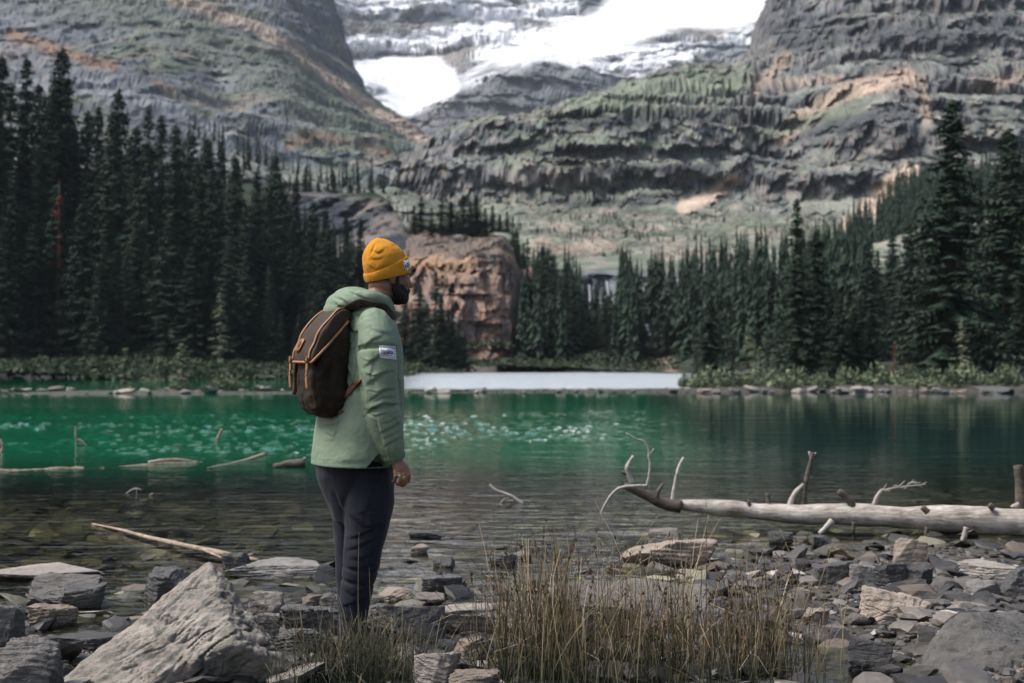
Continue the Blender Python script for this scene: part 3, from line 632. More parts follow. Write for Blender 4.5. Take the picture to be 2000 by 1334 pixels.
PROTO["y"] = tuple(m_.copy() for m_ in PROTO["s"]); HREF["y"] = 5.0
PROTO["y"][0].materials[0] = M_NEEDLE
trng = random.Random(5)
def tree(px, top, D, zb, label, group=None, key=None, name="spruce_tree", wide=1.0, cat="tree"):
    key = key or trng.choice("abcde"); h = H+(HOR-top)/F*D-zb; s = h/HREF[key]
    o = empty(name, ((px-1000)/F*D, D, zb-.15)); o.rotation_euler = (trng.uniform(-.02, .02), trng.uniform(-.02, .02), trng.uniform(0, 6.28))
    wx = wide*min(1.5, (12/max(h, 2))**.18)
    o.scale = (s*wx*trng.uniform(.9, 1.1), s*wx*trng.uniform(.9, 1.1), s)
    tag(o, label, cat, group)
    obj("trunk", PROTO[key][1], None, o); obj("crown", PROTO[key][0], None, o)
    return o
# ground height under the banks, read back from the relief sheets
def sheet_height(o):
    V = np.empty(len(o.data.vertices)*3, np.float32); o.data.vertices.foreach_get("co", V); V = V.reshape(-1, 3)
    key = {}
    for x, y, z in V: key.setdefault((int(x//4), int(y//4)), []).append(z)
    return {k: float(np.mean(v)) for k, v in key.items()}
HL, HM, HB = sheet_height(hill), sheet_height(midsl), sheet_height(bluff)
def zat(maps, px, D, dflt=.4):
    x = (px-1000)/F*D; zs = [m_[k] for m_ in maps for k in [(int(x//4), int(D//4))] if k in m_]
    return max(zs+[dflt]) if zs else dflt

def Tl(x): return np.interp(x, [-90, -40, 0, 40, 75, 110, 140, 165, 190, 230, 262, 300, 330, 372, 430, 500, 540, 575, 620, 660, 700, 740], [150, 90, 92, 100, 150, 88, 190, 215, 195, 160, 240, 205, 225, 252, 278, 322, 296, 350, 392, 402, 418, 462])
# back row: the skyline of the left forest
for x in [-70, -35, 2, 40, 75, 110, 138, 165, 192, 230, 262, 298, 320, 345, 372, 400, 430, 462, 500, 542, 578, 610, 640, 672, 703, 735]:
    D = 158+trng.uniform(-6, 8); sky_row = x < 345
    tree(x, Tl(x)+trng.uniform(-4, 10), D, zat([HL], x, D), "tall dark spruce on the skyline of the left forest" if sky_row else "dark spruce on the descending edge of the left forest",
         "left forest skyline" if sky_row else "descending left forest edge", key="c" if x == 110 else None)
for k in range(44):
    x = -70+k*18.6+trng.uniform(-8, 8); D = 146+trng.uniform(-5, 6)
    tree(x, Tl(x)+trng.uniform(45, 150), D, zat([HL], x, D), "dark spruce in the crowded middle of the left forest", "middle of the left forest")
for k in range(38):
    x = -70+k*21+trng.uniform(-9, 9); D = 136+trng.uniform(-3, 4)
    tree(x, min(610, Tl(x)+trng.uniform(170, 330)), D, zat([HL], x, D), "shorter green spruce in the front row of the left forest by the water", "front row of the left forest", wide=1.1)
tree(112, 345, 137, zat([HL], 112, 137), "dead spruce with rusty brown needles in the left forest", key="x")
tree(455, 300, 150, zat([HL], 455, 150), "sparse half bare spruce with a pale trunk in the left forest", key="e")
tree(432, 568, 128, .2, "young pale green spruce standing alone before the left forest", key="s", name="young_spruce", wide=1.0)
tree(243, 672, 57.5, .15, "small straggly spruce sapling rising from the stone bar", key="t", name="spruce_sapling", wide=1.5)
tree(357, 664, 58.5, .15, "bushy spruce sapling on the stone bar before the left forest", key="s", name="spruce_sapling", wide=1.6)
# rocky hump above the left forest
for x in [566, 580, 596, 606, 622, 640, 652, 668, 684, 700, 712]:
    D = 232+trng.uniform(-3, 3); y0 = np.interp(x, [560, 700, 720], [366, 384, 392])
    tree(x, y0-trng.uniform(14, 52), D, H+(HOR-y0-4)/F*D, "tiny dark spruce on top of the rocky hump above the left forest", "trees on the rocky hump")
# grove at the foot of the orange bluff
for x, t in [(742, 560), (765, 600), (790, 575), (806, 600), (820, 552), (833, 590), (850, 528), (862, 572), (874, 600), (884, 592), (897, 622), (908, 652)]:
    D = 137+trng.uniform(-3, 2)
    tree(x, t, D, .3, "tallest dark spruce of the grove before the orange bluff" if x == 850 else "dark spruce in the grove before the orange bluff's left half", None if x == 850 else "grove before the orange bluff", wide=.95)
# trees along the bluff's top and down its right flank
for k, (x, t) in enumerate([(808, 420), (822, 402), (842, 425), (862, 405), (880, 412), (893, 432), (905, 400), (918, 415), (932, 402), (948, 425), (962, 420), (976, 438), (990, 432)]):
    D = 186+trng.uniform(-5, 10); tree(x, t-22, D, H+(HOR-trng.uniform(452, 462))/F*D, "small dark spruce on top of the orange bluff", "spruces on the bluff top", wide=1.5)
for k, (x, t, b) in enumerate([(1002, 418, 500), (1008, 440, 515), (1012, 448, 520), (1022, 470, 545), (1030, 462, 560), (1042, 490, 590), (1050, 500, 610), (1036, 520, 620), (1060, 478, 620), (1018, 560, 700), (1028, 590, 712), (1040, 540, 705)]):
    D = 178+trng.uniform(-4, 3); tree(x, t, D, H+(HOR-b)/F*D, "dark spruce climbing the right flank of the orange bluff", "spruces on the bluff flank")
# central forest below the low cliff
def Tc(x): return np.interp(x, [1030, 1045, 1070, 1100, 1125, 1142, 1208, 1222, 1260, 1300, 1350, 1420, 1500, 1560], [560, 520, 488, 515, 555, 604, 604, 575, 600, 590, 590, 590, 580, 570])
for k in range(34):
    x = 1030+k*13.5+trng.uniform(-6, 6); D = 158+trng.uniform(-6, 8) - max(0, x-1330)*.2
    tree(x, Tc(x)+trng.uniform(-25, 30), D, zat([HM], x, D, 1.0), "dark spruce in the central forest at the head of the lake", "central forest back row", wide=1.25)
for k in range(20):
    x = 1040+k*14+trng.uniform(-7, 7); D = 146+trng.uniform(-3, 4)
    tree(x, trng.uniform(585, 650) if x < 1110 or x > 1190 else trng.uniform(612, 640), D if not 1110 < x < 1200 else 156, zat([HM], x, D), "lower dark spruce near the far shoreline below the central cliffs", "central forest front row", wide=1.3)
for x, t in [(1222, 488), (1264, 505), (1188, 545), (1300, 528), (1330, 515), (1345, 520), (1365, 505), (1392, 492), (1410, 486), (1430, 492), (1446, 480), (1462, 484), (1478, 490), (1495, 498), (1512, 482), (1530, 490)]:
    D = 205; tree(x, t, D, H+(HOR-552)/F*D, "small dark spruce on the rim above the waterfall cliff", "spruces on the cliff rim", wide=1.25)
# right forest
for x, t, D, k, lab in [(1852, 188, 66, "a", "tallest spruce of the right shore, broad and dark with a ragged top"), (1555, 382, 70, "b", "tall narrow spruce, higher of the close pair beside the pale talus"),
                     (1592, 442, 73, "a", "shorter spruce of the close pair beside the pale talus"), (1962, 244, 72, "c", "tall dark spruce near the right edge behind the shore"),
                     (1385, 575, 66, "c", "olive green spruce with open boughs at the left end of the right bank"), (1880, 618, 60, "s", "small bright spruce at the foot of the tallest right spruce"),
                     (1748, 655, 60.5, "x", "grey dead sapling among the shrubs on the right bank")]:
    tree(x, t, D, .3, lab, None, k, wide=1.15 if k in "ac" else 1.0, name="spruce_tree" if k in "abc" else "spruce_sapling")
for x, t in [(1405, 600), (1432, 650), (1462, 648), (1500, 640), (1520, 596), (1486, 668), (1360, 665)]:
    tree(x, t, 64+trng.uniform(0, 4), .3, "small olive spruce in the row on the left part of the right bank", "small spruces on the right bank", key=trng.choice("ssy"), name="spruce_sapling", wide=1.2)
def Tr(x): return np.interp(x, [1500, 1560, 1620, 1650, 1680, 1720, 1760, 1800, 1850, 1900, 1950, 2000, 2090], [600, 560, 560, 520, 455, 475, 430, 395, 345, 330, 305, 270, 250])
for k in range(26):
    x = 1520+k*22+trng.uniform(-9, 9); D = 105+trng.uniform(-8, 15)
    tree(x, Tr(x)+trng.uniform(-15, 45), D, zat([HM], x, D, 1.5), "dark spruce at the back of the right forest", "back of the right forest")
for k in range(26):
    x = 1530+k*21.5+trng.uniform(-9, 9); D = 80+trng.uniform(-5, 8)
    tree(x, Tr(x)+trng.uniform(90, 210), D, zat([HM], x, D, .6), "shadowy spruce in the front of the right forest", "front of the right forest")
for x, t in [(1618, 590), (1640, 570), (1668, 600), (1790, 560), (1930, 570), (1990, 540), (1700, 610), (1815, 600)]:
    tree(x, t, 69+trng.uniform(-2, 3), .4, "low dark spruce standing just behind the right bank's shrubs", "low spruces behind the shrubs", wide=1.1)
# distant woods that read as one mass, on the slopes behind
def far_wood(name, spots, seed):
    rs = np.random.RandomState(seed); V = []; Fc = []
    for x, y, z, h in spots:
        r = h*.17
        for k in range(44):
            t = (k+.5)/44; a = rs.rand()*6.28; rr = r*(1-t)*(.8+.5*rs.rand())+.1
            d = np.array([math.cos(a), math.sin(a), 0]); s_ = np.array([-d[1], d[0], 0])
            c = np.array([x, y, z+h*t]); i = len(V)
            V += [c-s_*rr*.34+d*.1, c+s_*rr*.34+d*.1, c+d*rr+np.array([0, 0, -.12*h*(1.1-t)]), c+np.array([0, 0, h*.08])]
            Fc += [(i, i+1, i+2), (i, i+1, i+3)]
    return obj(name, mesh_of(name, np.array(V), np.array(Fc), smooth=False), M_NEEDLE)
rs = np.random.RandomState(3); spots = []
RH = sheet_height(rightm); LH = sheet_height(leftm)
for k in range(2600):
    px = rs.uniform(1600, 2060); D = rs.uniform(215, 330); x = (px-1000)/F*D; z = RH.get((int(x//4), int(D//4)))
    if z is None: continue
    py = HOR-(z-H)/D*F; e = np.interp(px, [1600, 1640, 1670, 1720, 1750, 1800, 1900, 2060], [580, 535, 478, 462, 425, 402, 360, 310])
    if py > e-25*abs(rs.normal())*0-12*rs.rand() and rs.rand() < .8: spots.append((x, D, z-.5, rs.uniform(6, 11)))
tag(far_wood("distant_forest", spots, 1), "dark conifer wood covering the slope beneath the right cliffs", "forest", kind="stuff")
rs = np.random.RandomState(4); spots = []
for k in range(380):
    px = rs.uniform(330, 800); D = rs.uniform(300, 470); x = (px-1000)/F*D; z = LH.get((int(x//4), int(D//4)))
    if z is None: continue
    py = HOR-(z-H)/D*F
    if py > np.interp(px, [330, 500, 650, 800], [255, 285, 330, 400]) and fbm(np.array([[x/25, D/25, 0.]]), 2)[0] > .12: spots.append((x, D, z-.5, rs.uniform(5, 9)))
tag(far_wood("distant_forest", spots, 2), "scattered dark conifers on the talus beneath the left mountain's cliff band", "forest", kind="stuff")

rs = np.random.RandomState(6); spots = []
for k in range(1500):
    px = rs.uniform(1015, 1700); D = rs.uniform(140, 184)-max(0, px-1330)*.12; x = (px-1000)/F*D; z = HM.get((int(x//4), int(D//4)))
    if z is None: continue
    py = HOR-(z-H)/D*F
    if py < 600 or (1105 < px < 1195 and py > 672) or (1245 < px < 1310 and py > 640) or rs.rand() < .35: continue
    spots.append((x, D, z-.4, rs.uniform(5, 9.5)*(.6 if 1135 < px < 1208 else 1)))
tag(far_wood("distant_forest", spots, 3), "dense dark conifer wood filling the slope below the waterfall cliff", "forest", kind="stuff")
# trees standing deeper in the left forest close its gaps
rs = np.random.RandomState(14); spots = []
for k in range(900):
    px = rs.uniform(-110, 720); D = rs.uniform(160, 205); x = (px-1000)/F*D; z = HL.get((int(x//4), int(D//4)))
    if z is None: continue
    room = H+(HOR-(Tl(px)+22+25*rs.rand()))/F*D-z
    if room < 4: continue
    spots.append((x, D, z-.4, min(room, rs.uniform(9, 17))))
    if len(spots) > 330: break
tag(far_wood("distant_forest", spots, 7), "dense dark conifers crowding the slope deeper in the left forest", "forest", kind="stuff")
# low bushes and boulders dotting the talus
rs = np.random.RandomState(12); spots = []
for k in range(1500):
    px = rs.uniform(1010, 1700); D = rs.uniform(206, 318); x = (px-1000)/F*D; z = RH.get((int(x//4), int(D//4)))
    if z is None: continue
    py = HOR-(z-H)/D*F
    if py < 408 or fbm(np.array([[x/18., D/18., 3.]]), 2)[0] < -.12: continue
    spots.append((x, D, z-.3, rs.uniform(.7, 1.9)))
tag(far_wood("talus_scrub", spots, 5), "dark low scrub dotting the pale talus above the central forest", "scrub", kind="stuff")
# dark undergrowth on the left bank
rs = np.random.RandomState(8); V = []; Fc = []
for k in range(22000):
    px = rs.uniform(-120, 1330); D = rs.uniform(90, 150); x = (px-1000)/F*D; ky = (int(x//4), int(D//4)); z = max([q_[ky] for q_ in (HL, HM, HB) if ky in q_] or [9])
    if z > 3.5: continue
    if px > 640 and D < 105 or px > 900 and D < 134: continue
    hgt_ = .05+.30*max(0, fbm(np.array([[x/5., D/5., 0.]]), 2)[0])+.2*rs.rand(); c = np.array([x, D, max(z, .02)])
    for q in range(2):
        a_ = rs.normal(size=3)*.28; b_ = rs.normal(size=3)*.28; o_ = np.array([rs.normal()*.3, rs.normal()*.3, hgt_*rs.rand()]); i = len(V)
        V += [c+o_-a_*.6, c+o_+b_*.6, c+o_+a_*.6+np.array([0, 0, .12])]; Fc.append((i, i+1, i+2))
tag(obj("undergrowth", mesh_of("undergrowth", np.array(V), np.array(Fc), smooth=False), foliage_mat("undergrowth_leaves", (.030, .045, .028), (.075, .095, .055))), "dark low undergrowth along the foot of the left forest", "undergrowth", kind="stuff")

# ---------------------------------------------------------------- waterfalls
M_FALL = plain("falling_water", (.75, .78, .80), .5, .15, 3, .3, .1)
def ribbon(name, pts, w, label, D):
    V = []; Fc = []; rs = np.random.RandomState(int(pts[0][0]))
    for k, (x, y) in enumerate(pts):
        c = at(x, y, D); ww = w*(.6+.8*rs.rand())
        V += [c+np.array([-ww, 0, 0]), c+np.array([-ww*.3, -.25, 0]), c+np.array([ww*.4, -.25, 0]), c+np.array([ww, 0, 0]), c+np.array([0, .3, 0])]
    for k in range(len(pts)-1):
        for q in range(5): Fc.append((k*5+q, k*5+(q+1) % 5, k*5+5+(q+1) % 5, k*5+5+q))
    return tag(obj(name, mesh_of(name, np.array(V), np.array(Fc)), M_FALL), label, "waterfall")
ribbon("waterfall", [(1186, 549), (1188, 560), (1190, 572), (1193, 590)], .17, "wider white waterfall dropping from the central cliff", 176)
ribbon("waterfall", [(1151, 556), (1152, 570), (1153, 588)], .12, "thin pale waterfall just left of the wider one", 176)
ribbon("waterfall", [(1262, 632), (1266, 645), (1274, 660), (1276, 672), (1288, 690)], .14, "faint cascade winding down lower slope between the central spruces", 150)

# ---------------------------------------------------------------- low shrubs of the far banks
M_SHRUB = foliage_mat("willow_leaves", (.07, .10, .06), (.20, .23, .14), .5)
def shrub(seed, w, h):
    rs = np.random.RandomState(seed); n_ = 420; V = []; Fc = []
    for k in range(n_):
        d = rs.normal(size=3); d /= np.linalg.norm(d); r = rs.rand()**.4*(.75+.35*math.sin(3*d[0]+seed)*math.cos(2.5*d[1]))
        c = np.array([d[0]*w*r, d[1]*w*r*.8, abs(d[2])*h*r+.03]); a = rs.normal(size=3)*.07; b_ = rs.normal(size=3)*.07
        i = len(V); V += [c-a, c+b_, c+a+np.array([0, 0, .03])]; Fc.append((i, i+1, i+2))
    return mesh_of("leaves", np.array(V), np.array(Fc), smooth=False)
def twigs(seed, w, h):
    rs = np.random.RandomState(seed); V = []; Fc = []
    for k in range(12):
        d = np.array([rs.normal()*w*.6, rs.normal()*w*.5, h*rs.uniform(.6, 1)]); i = len(V)
        for q in range(3): V.append(np.array([.015*math.cos(q*2.1), .015*math.sin(q*2.1), 0]))
        V.append(d); Fc += [(i, i+1, i+3), (i+1, i+2, i+3), (i+2, i, i+3)]
    return mesh_of("twigs", np.array(V), Fc, smooth=False)
SHRUBS = [(shrub(s, .9, .75), twigs(s, .9, .75)) for s in (1, 2, 3, 4)]
for a, b_ in SHRUBS: a.materials.append(M_SHRUB); b_.materials.append(M_BARK)
def put_shrub(x, D, s, label, group):
    o = empty("willow_shrub", ((x-1000)/F*D, D, .12)); sx = s*trng.uniform(.8, 1.25); o.scale = (sx, sx, s*trng.uniform(.8, 1.2)); o.rotation_euler = (0, 0, trng.uniform(0, 6.28))
    tag(o, label, "shrub", group); a, b_ = trng.choice(SHRUBS); obj("leaves", a, None, o); obj("twigs", b_, None, o)
for k in range(46):
    x = 1338+k*15.2+trng.uniform(-6, 6); put_shrub(x, 58.5+trng.uniform(0, 4)+max(0, 1400-x)*.02, trng.uniform(.55, 1.15), "grey green willow bush in the hedge of bushes along the right bank", "shrubs on the right bank")
for x, s in [(405, .35), (418, .45), (432, .6), (445, .55), (460, .45), (475, .3), (340, .3), (362, .4), (500, .3)]:
    put_shrub(x, 57.5+trng.uniform(-1, 1), s*1.1, "low olive bush on the stone bar to the left of the hiker", "shrubs on the stone bar")
for k in range(44):
    put_shrub(-60+(k % 30)*27+trng.uniform(-10, 10), ((97 if k < 30 else 108) if k % 30 < 22 else 128)+trng.uniform(-4, 6), trng.uniform(.2, .5), "dim bush along the far waterline at the left forest's foot", "shrubs at the left forest's foot")
# ---------------------------------------------------------------- rocks
_ico = {}
def ico(sub):
    if sub not in _ico:
        bm = bmesh.new(); bmesh.ops.create_icosphere(bm, subdivisions=sub, radius=1)
        V = np.array([v.co[:] for v in bm.verts]); T = np.array([[v.index for v in f.verts] for f in bm.faces]); bm.free(); _ico[sub] = (V, T)
    return _ico[sub]
def poly_radius(dirs, planes, offs, p=22):
    q = np.maximum(dirs@planes.T/offs[None, :], 1e-4)
    return (q**p).sum(1)**(-1.0/p)
def rock_geo(seed, size, sub=4, npl=13, slab=0.0, rough=.05, p=20):
    rs = np.random.RandomState(seed); D_, T = ico(sub)
    pl = rs.normal(size=(npl, 3)); pl[:, 2] *= .7; pl /= np.linalg.norm(pl, axis=1, keepdims=True); of = rs.uniform(.62, 1.0, npl)
    ax = np.vstack([np.eye(3), -np.eye(3)]); axo = rs.uniform(.9, 1.1, 6)
    tilt = rs.normal(size=2)*.16; top = np.array([[tilt[0], tilt[1], 1]]); top /= np.linalg.norm(top)
    pl = np.vstack([pl, ax, top]); of = np.concatenate([of, axo, [.95-.35*slab]])
    V = D_*poly_radius(D_, pl, of, p)[:, None]
    V = V/np.abs(V).max(0)
    ly = rs.normal(size=3)*.25+np.array([0, 0, 1.]); hh = V@ly+.10*fbm(V*1.8+seed, 3)
    V = V*(1+rough*1.3*fbm(V*2.2+seed, 5)[:, None]+rough*.55*ridged(V*np.array([3, 3, 7.])+seed*1.7, 4)[:, None]+(terrace(hh, hh, .24, .12)*.22*(sub > 3))[:, None]-(rough*.9*sstep(.06, 0, np.abs(noise3(V*np.array([1.4, 1.4, 3.2])+seed*.7))))[:, None])
    return V*np.array(size)*.5, T
def rock_mat(name, a, b_, wet=True):
    m, n, bs = new_mat(name)
    oi = N(n, "ShaderNodeObjectInfo"); oc = objc(n); p = pos(n)
    n1 = noise_node(n, 5, 7, .68, oc, .4); n2 = noise_node(n, 28, 6, .7, oc)
    mp = N(n, "ShaderNodeMapping"); mp.inputs["Scale"].default_value = (4, 6, 34); mp.inputs["Rotation"].default_value = (.35, -.25, 0); n.links.new(oc, mp.inputs["Vector"])
    n3 = noise_node(n, 1, 4, .6, mp.outputs[0], .5)
    v = math_node(n, 'ADD', math_node(n, 'MULTIPLY', n1.outputs[0], .55), math_node(n, 'ADD', math_node(n, 'MULTIPLY', n2.outputs[0], .30), math_node(n, 'MULTIPLY', n3.outputs[0], .35)))
    c = ramp(n, v, [(.34, a), (.60, tuple(.5*(x+y) for x, y in zip(a, b_))), (.82, b_)]).outputs[0]
    tone = math_node(n, 'ADD', math_node(n, 'MULTIPLY', oi.outputs["Random"], .75), .6)
    tg = N(n, "ShaderNodeCombineColor"); [n.links.new(tone, tg.inputs[k]) for k in range(3)]
    c = mixrgb(n, 1.0, c, tg.outputs[0], 'MULTIPLY')
    lich = ramp(n, noise_node(n, 11, 5, .6, oc, 1.0).outputs[0], [(.60, (0, 0, 0)), (.68, (1, 1, 1))])
    c = mixrgb(n, math_node(n, 'MULTIPLY', lich.outputs[0], .35), c, (.045, .05, .045))
    sz = N(n, "ShaderNodeSeparateXYZ"); n.links.new(p, sz.inputs[0])
    if wet:   # stones standing in water are soaked just above the waterline
        wl = math_node(n, 'ADD', sz.outputs[2], math_node(n, 'MULTIPLY', n1.outputs[0], -.05))
        mr = N(n, "ShaderNodeMapRange"); n.links.new(wl, mr.inputs[0]); mr.inputs[1].default_value = -.015; mr.inputs[2].default_value = .015
        w = math_node(n, 'SUBTRACT', 1.0, mr.outputs[0], True)
        c = mixrgb(n, math_node(n, 'MULTIPLY', w, .65), c, (.022, .02, .017))
        n.links.new(math_node(n, 'SUBTRACT', .82, math_node(n, 'MULTIPLY', w, .55)), bs.inputs["Roughness"])
    else: bs.inputs["Roughness"].default_value = .85
    n.links.new(c, bs.inputs["Base Color"]); bs.inputs["Specular IOR Level"].default_value = .35
    hgt = math_node(n, 'ADD', math_node(n, 'MULTIPLY', n2.outputs[0], .5), math_node(n, 'ADD', n1.outputs[0], math_node(n, 'MULTIPLY', n3.outputs[0], .8)))
    n.links.new(bump(n, hgt, 1.0, .022), bs.inputs["Normal"])
    return m
M_PALE = rock_mat("pale_quartzite", (.13, .112, .094), (.42, .375, .33))
M_GREY = rock_mat("grey_quartzite", (.062, .060, .057), (.27, .252, .232))
M_DARK = rock_mat("dark_slate_rock", (.030, .030, .031), (.15, .146, .142))
M_TAN = rock_mat("tan_rock", (.15, .118, .092), (.39, .325, .265))
RM = {"p": M_PALE, "g": M_GREY, "d": M_DARK, "t": M_TAN}
rock_boxes = []
def hero_rock(box, mat, label, seed, slab=.3, z0=.0, depth=.8, sub=5, rotz=None, group=None, npl=12):
    x0, y0, x1, y1 = box
    Df = F*(H-z0)/(y1-HOR); w = (x1-x0)/F*Df; d = w*depth; D = Df+d*.42; w = (x1-x0)/F*D
    hz = max(.035, (y1-y0)/F*Df-(H-z0)/Df*d*.55)
    V, T = rock_geo(seed, (w, d, hz*1.8), sub, npl-3, slab, p=45)
    V[:, 2] += hz*.9*.12
    me = mesh_of("rock", V, T, 'sharp')
    o = obj("rock", me, RM[mat], None, ((((x0+x1)/2)-1000)/F*D, D, z0+hz*.08))
    # stretch so that the outline fills its place
    Vw = V+np.array(o.location); px, py = pix(Vw); top = py.min()
    want = H-(y0-HOR)/F*D; got = H-(top-HOR)/F*D; o.scale.z = max(.4, min(2.2, (want-z0)/max(.02, got-z0)))
    sx = (x1-x0)/(px.max()-px.min()); o.scale.x = sx
    rock_boxes.append(box)
    return tag(o, label, "rock", group)
hr = [((-30, 1243, 122, 1345), "g", "rough grey brown rock filling the bottom left corner", .3, .06), ((-15, 1180, 62, 1257), "d", "rounded dark rock at the left edge above the corner rock", .1, .03),
      ((-40, 1100, 208, 1132), "p", "long pale flat slab lying in water at the left edge", .8, 0), ((40, 1116, 205, 1184), "g", "sloping grey slab just behind the dark blocky stone", .4, 0),
      ((113, 1134, 212, 1190), "d", "dark blocky stone with a lit flat top in water left of the great boulder", .6, 0), ((58, 1178, 157, 1224), "t", "brown wedge shaped stone between the left rocks", .3, .0),
      ((78, 1232, 262, 1278), "d", "low dark slab half under water left of the great boulder", .8, .0), ((268, 1106, 372, 1175), "d", "dark rock hidden behind the great boulder's left slope", .3, 0),
      ((452, 1088, 640, 1130), "g", "grey shield shaped rock in the water behind the great boulder", .5, 0), ((430, 1078, 496, 1114), "d", "dark stone that props up the pale stick", .2, 0),
      ((484, 1155, 556, 1208), "p", "pale triangular stone right of the great boulder's peak", .1, .0), ((500, 1196, 548, 1248), "g", "grey stone wedged against the great boulder's right side", .2, .02),
      ((548, 1180, 668, 1240), "d", "large dark rock with a white lichen spot beside the hiker's leg", .2, .05), ((530, 1226, 655, 1270), "d", "dark flat rock under the lichen spotted rock", .5, .05),
      ((588, 1162, 632, 1186), "t", "small tan stone behind the lichen spotted rock", .2, 0), ((622, 1156, 668, 1192), "g", "small grey block behind the hiker's calves", .4, 0),
      ((712, 1180, 872, 1252), "g", "streaked grey slab beside the hiker's boots", .6, .05), ((800, 1214, 862, 1268), "d", "dark tilted stone in front of the streaked slab", .3, .05),
      ((824, 1121, 908, 1158), "d", "angular dark rock standing in the shallows right of the hiker", .1, 0), ((732, 1146, 802, 1174), "t", "tan stone at the water's edge right of the hiker's shin", .3, 0),
      ((812, 1156, 872, 1182), "p", "pale oval stone at the water's edge", .5, 0), ((778, 1174, 822, 1202), "g", "small grey stone before the pale oval stone", .3, .02),
      ((842, 1174, 1015, 1236), "p", "broad pale slab at the left side of the tall reeds", .9, .03), ((878, 1240, 962, 1288), "t", "brown grey stone left of the reeds' foot", .5, .06),
      ((806, 1272, 902, 1336), "p", "pale lumpy stone at the bottom edge left of the reeds", .4, .08), ((868, 1306, 972, 1352), "t", "tan stone cut by the bottom edge left of the reeds", .4, .09),
      ((803, 1062, 840, 1081), "t", "lone brown stone poking from the shallows right of the hiker's knee", .2, 0), ((843, 1086, 892, 1108), "d", "lone dark stone in the shallows before the reeds", .1, 0),
      ((953, 1080, 1008, 1101), "d", "dark half of the stone pair in the shallows behind the reeds", .4, 0), ((1003, 1075, 1042, 1092), "g", "lighter half of the stone pair in the shallows behind the reeds", .3, 0),
      ((795, 1034, 868, 1049), "d", "flat dark stone awash far out in the shallows", .8, 0), ((1010, 1118, 1075, 1146), "d", "dark stone at the left rim of the great pale slab", .3, .02),
      ((1056, 1128, 1394, 1262), "p", "great pale slab seen through the tall reeds", .95, .04), ((1212, 1052, 1404, 1106), "t", "reddish grey hump of rock behind the reeds at the water's edge", .9, 0),
      ((1266, 1030, 1334, 1062), "p", "pale rounded stone lying on the reddish hump", .3, .02), ((1498, 1036, 1548, 1062), "d", "dark pointed stone below the fallen log's middle", .1, 0),
      ((1584, 1044, 1628, 1068), "d", "dark stone under the log's short bent prop", .2, 0), ((1734, 1050, 1808, 1108), "t", "brown block with a pale top standing beneath the fallen log", .2, .02),
      ((1588, 1094, 1664, 1142), "d", "dark squarish stone in the right hand rubble", .5, .04), ((1656, 1100, 1712, 1146), "g", "grey stone leaning on the dark squarish one", .3, .04),
      ((1708, 1098, 1766, 1136), "d", "dark rounded stone, left one of two below the brown block", .1, .05), ((1764, 1098, 1822, 1138), "d", "dark rounded stone, right one of two below the brown block", .1, .05),
      ((1676, 1142, 1818, 1216), "t", "long mossy brown rock with a flat pale top in the right rubble", .8, .05), ((1862, 1092, 1984, 1124), "p", "pale flat slab near the right edge below the log", .9, .05),
      ((1878, 1130, 1952, 1172), "g", "grey pyramid shaped stone near the right edge", .1, .06), ((1948, 1108, 2030, 1176), "d", "dark boulder cut by the right edge", .2, .05),
      ((1652, 1242, 1742, 1294), "d", "flat topped dark block beside the shallow pool", .8, .03),
      ((1564, 1186, 1618, 1222), "t", "tan pointed stone right of the reeds", .2, .05), ((1838, 1174, 1928, 1194), "p", "thin pale flagstone right of the mossy rock", .9, .06),
      ((1792, 1214, 1832, 1244), "t", "small orange tan stone left of the large ridged boulder", .2, .06), ((1340, 1190, 1440, 1260), "d", "dark rock hidden in the reeds right of the great pale slab", .4, .05)]
for k, (bx, mt, lab, sl, z0) in enumerate(hr):
    hero_rock(bx, mt, lab, 100+k, sl, z0, depth=.75 if (bx[2]-bx[0]) < 120 else .55, sub=6 if bx[2]-bx[0] > 90 and bx[3] > 1150 else 5)

# the great pointed boulder in the left foreground
A = at(411, 1093, 6.02); L = at(100, 1345, 5.75); G = at(462, 1250, 5.66); R_ = at(588, 1325, 5.80); Bk = at(330, 1180, 6.55)
C0 = np.array([-1.34, 6.0, .10])
def plane3(a, b_, c):
    n_ = np.cross(b_-a, c-a); n_ /= np.linalg.norm(n_); d = n_@(a-C0)
    return (n_, d) if d > 0 else (-n_, -d)
pls = [plane3(A, L, G), plane3(A, G, R_), plane3(A, L, Bk), plane3(A, R_, Bk+np.array([.5, 0, -.3]))]
f_ = np.array([.25, -.88, -.40]); f_ /= np.linalg.norm(f_); pls.append((f_, f_@(G+np.array([0, 0, -.02])-C0)))
for nn_, q in [((-1, -.1, -.2), L), ((0, 0, -1), np.array([0, 0, -.25])), ((.9, -.1, -.42), R_)]:
    nn_ = np.array(nn_, float); nn_ /= np.linalg.norm(nn_); pls.append((nn_, max(.15, nn_@(q-C0))))
D_, T = ico(7)
Vb = D_*poly_radius(D_, np.array([q[0] for q in pls]), np.array([q[1] for q in pls]), 34)[:, None]
sdir = (A-L)/np.linalg.norm(A-L); sup = pls[0][0]; sx = np.cross(sdir, sup); Bm = np.stack([sdir, sx, sup])
Q = Vb@Bm.T
warp = fbm(Q*3.0, 3)
crk = np.abs(noise3(np.stack([Q[:, 0]*2.0, (Q[:, 1]+.05*warp)*11, Q[:, 2]*5], -1)+3))
crk2 = np.abs(noise3(np.stack([Q[:, 0]*4.5, (Q[:, 1]+.03*warp)*26, Q[:, 2]*12], -1)+8))
gate = sstep(-.05, .35, fbm(Q*2.6+5, 3))
dsp = .020*fbm(Q*np.array([3, 7, 6.]), 5)+.007*fbm(Q*30, 3)-.05*sstep(.08, .0, crk)*gate-.011*sstep(.09, .0, crk2)
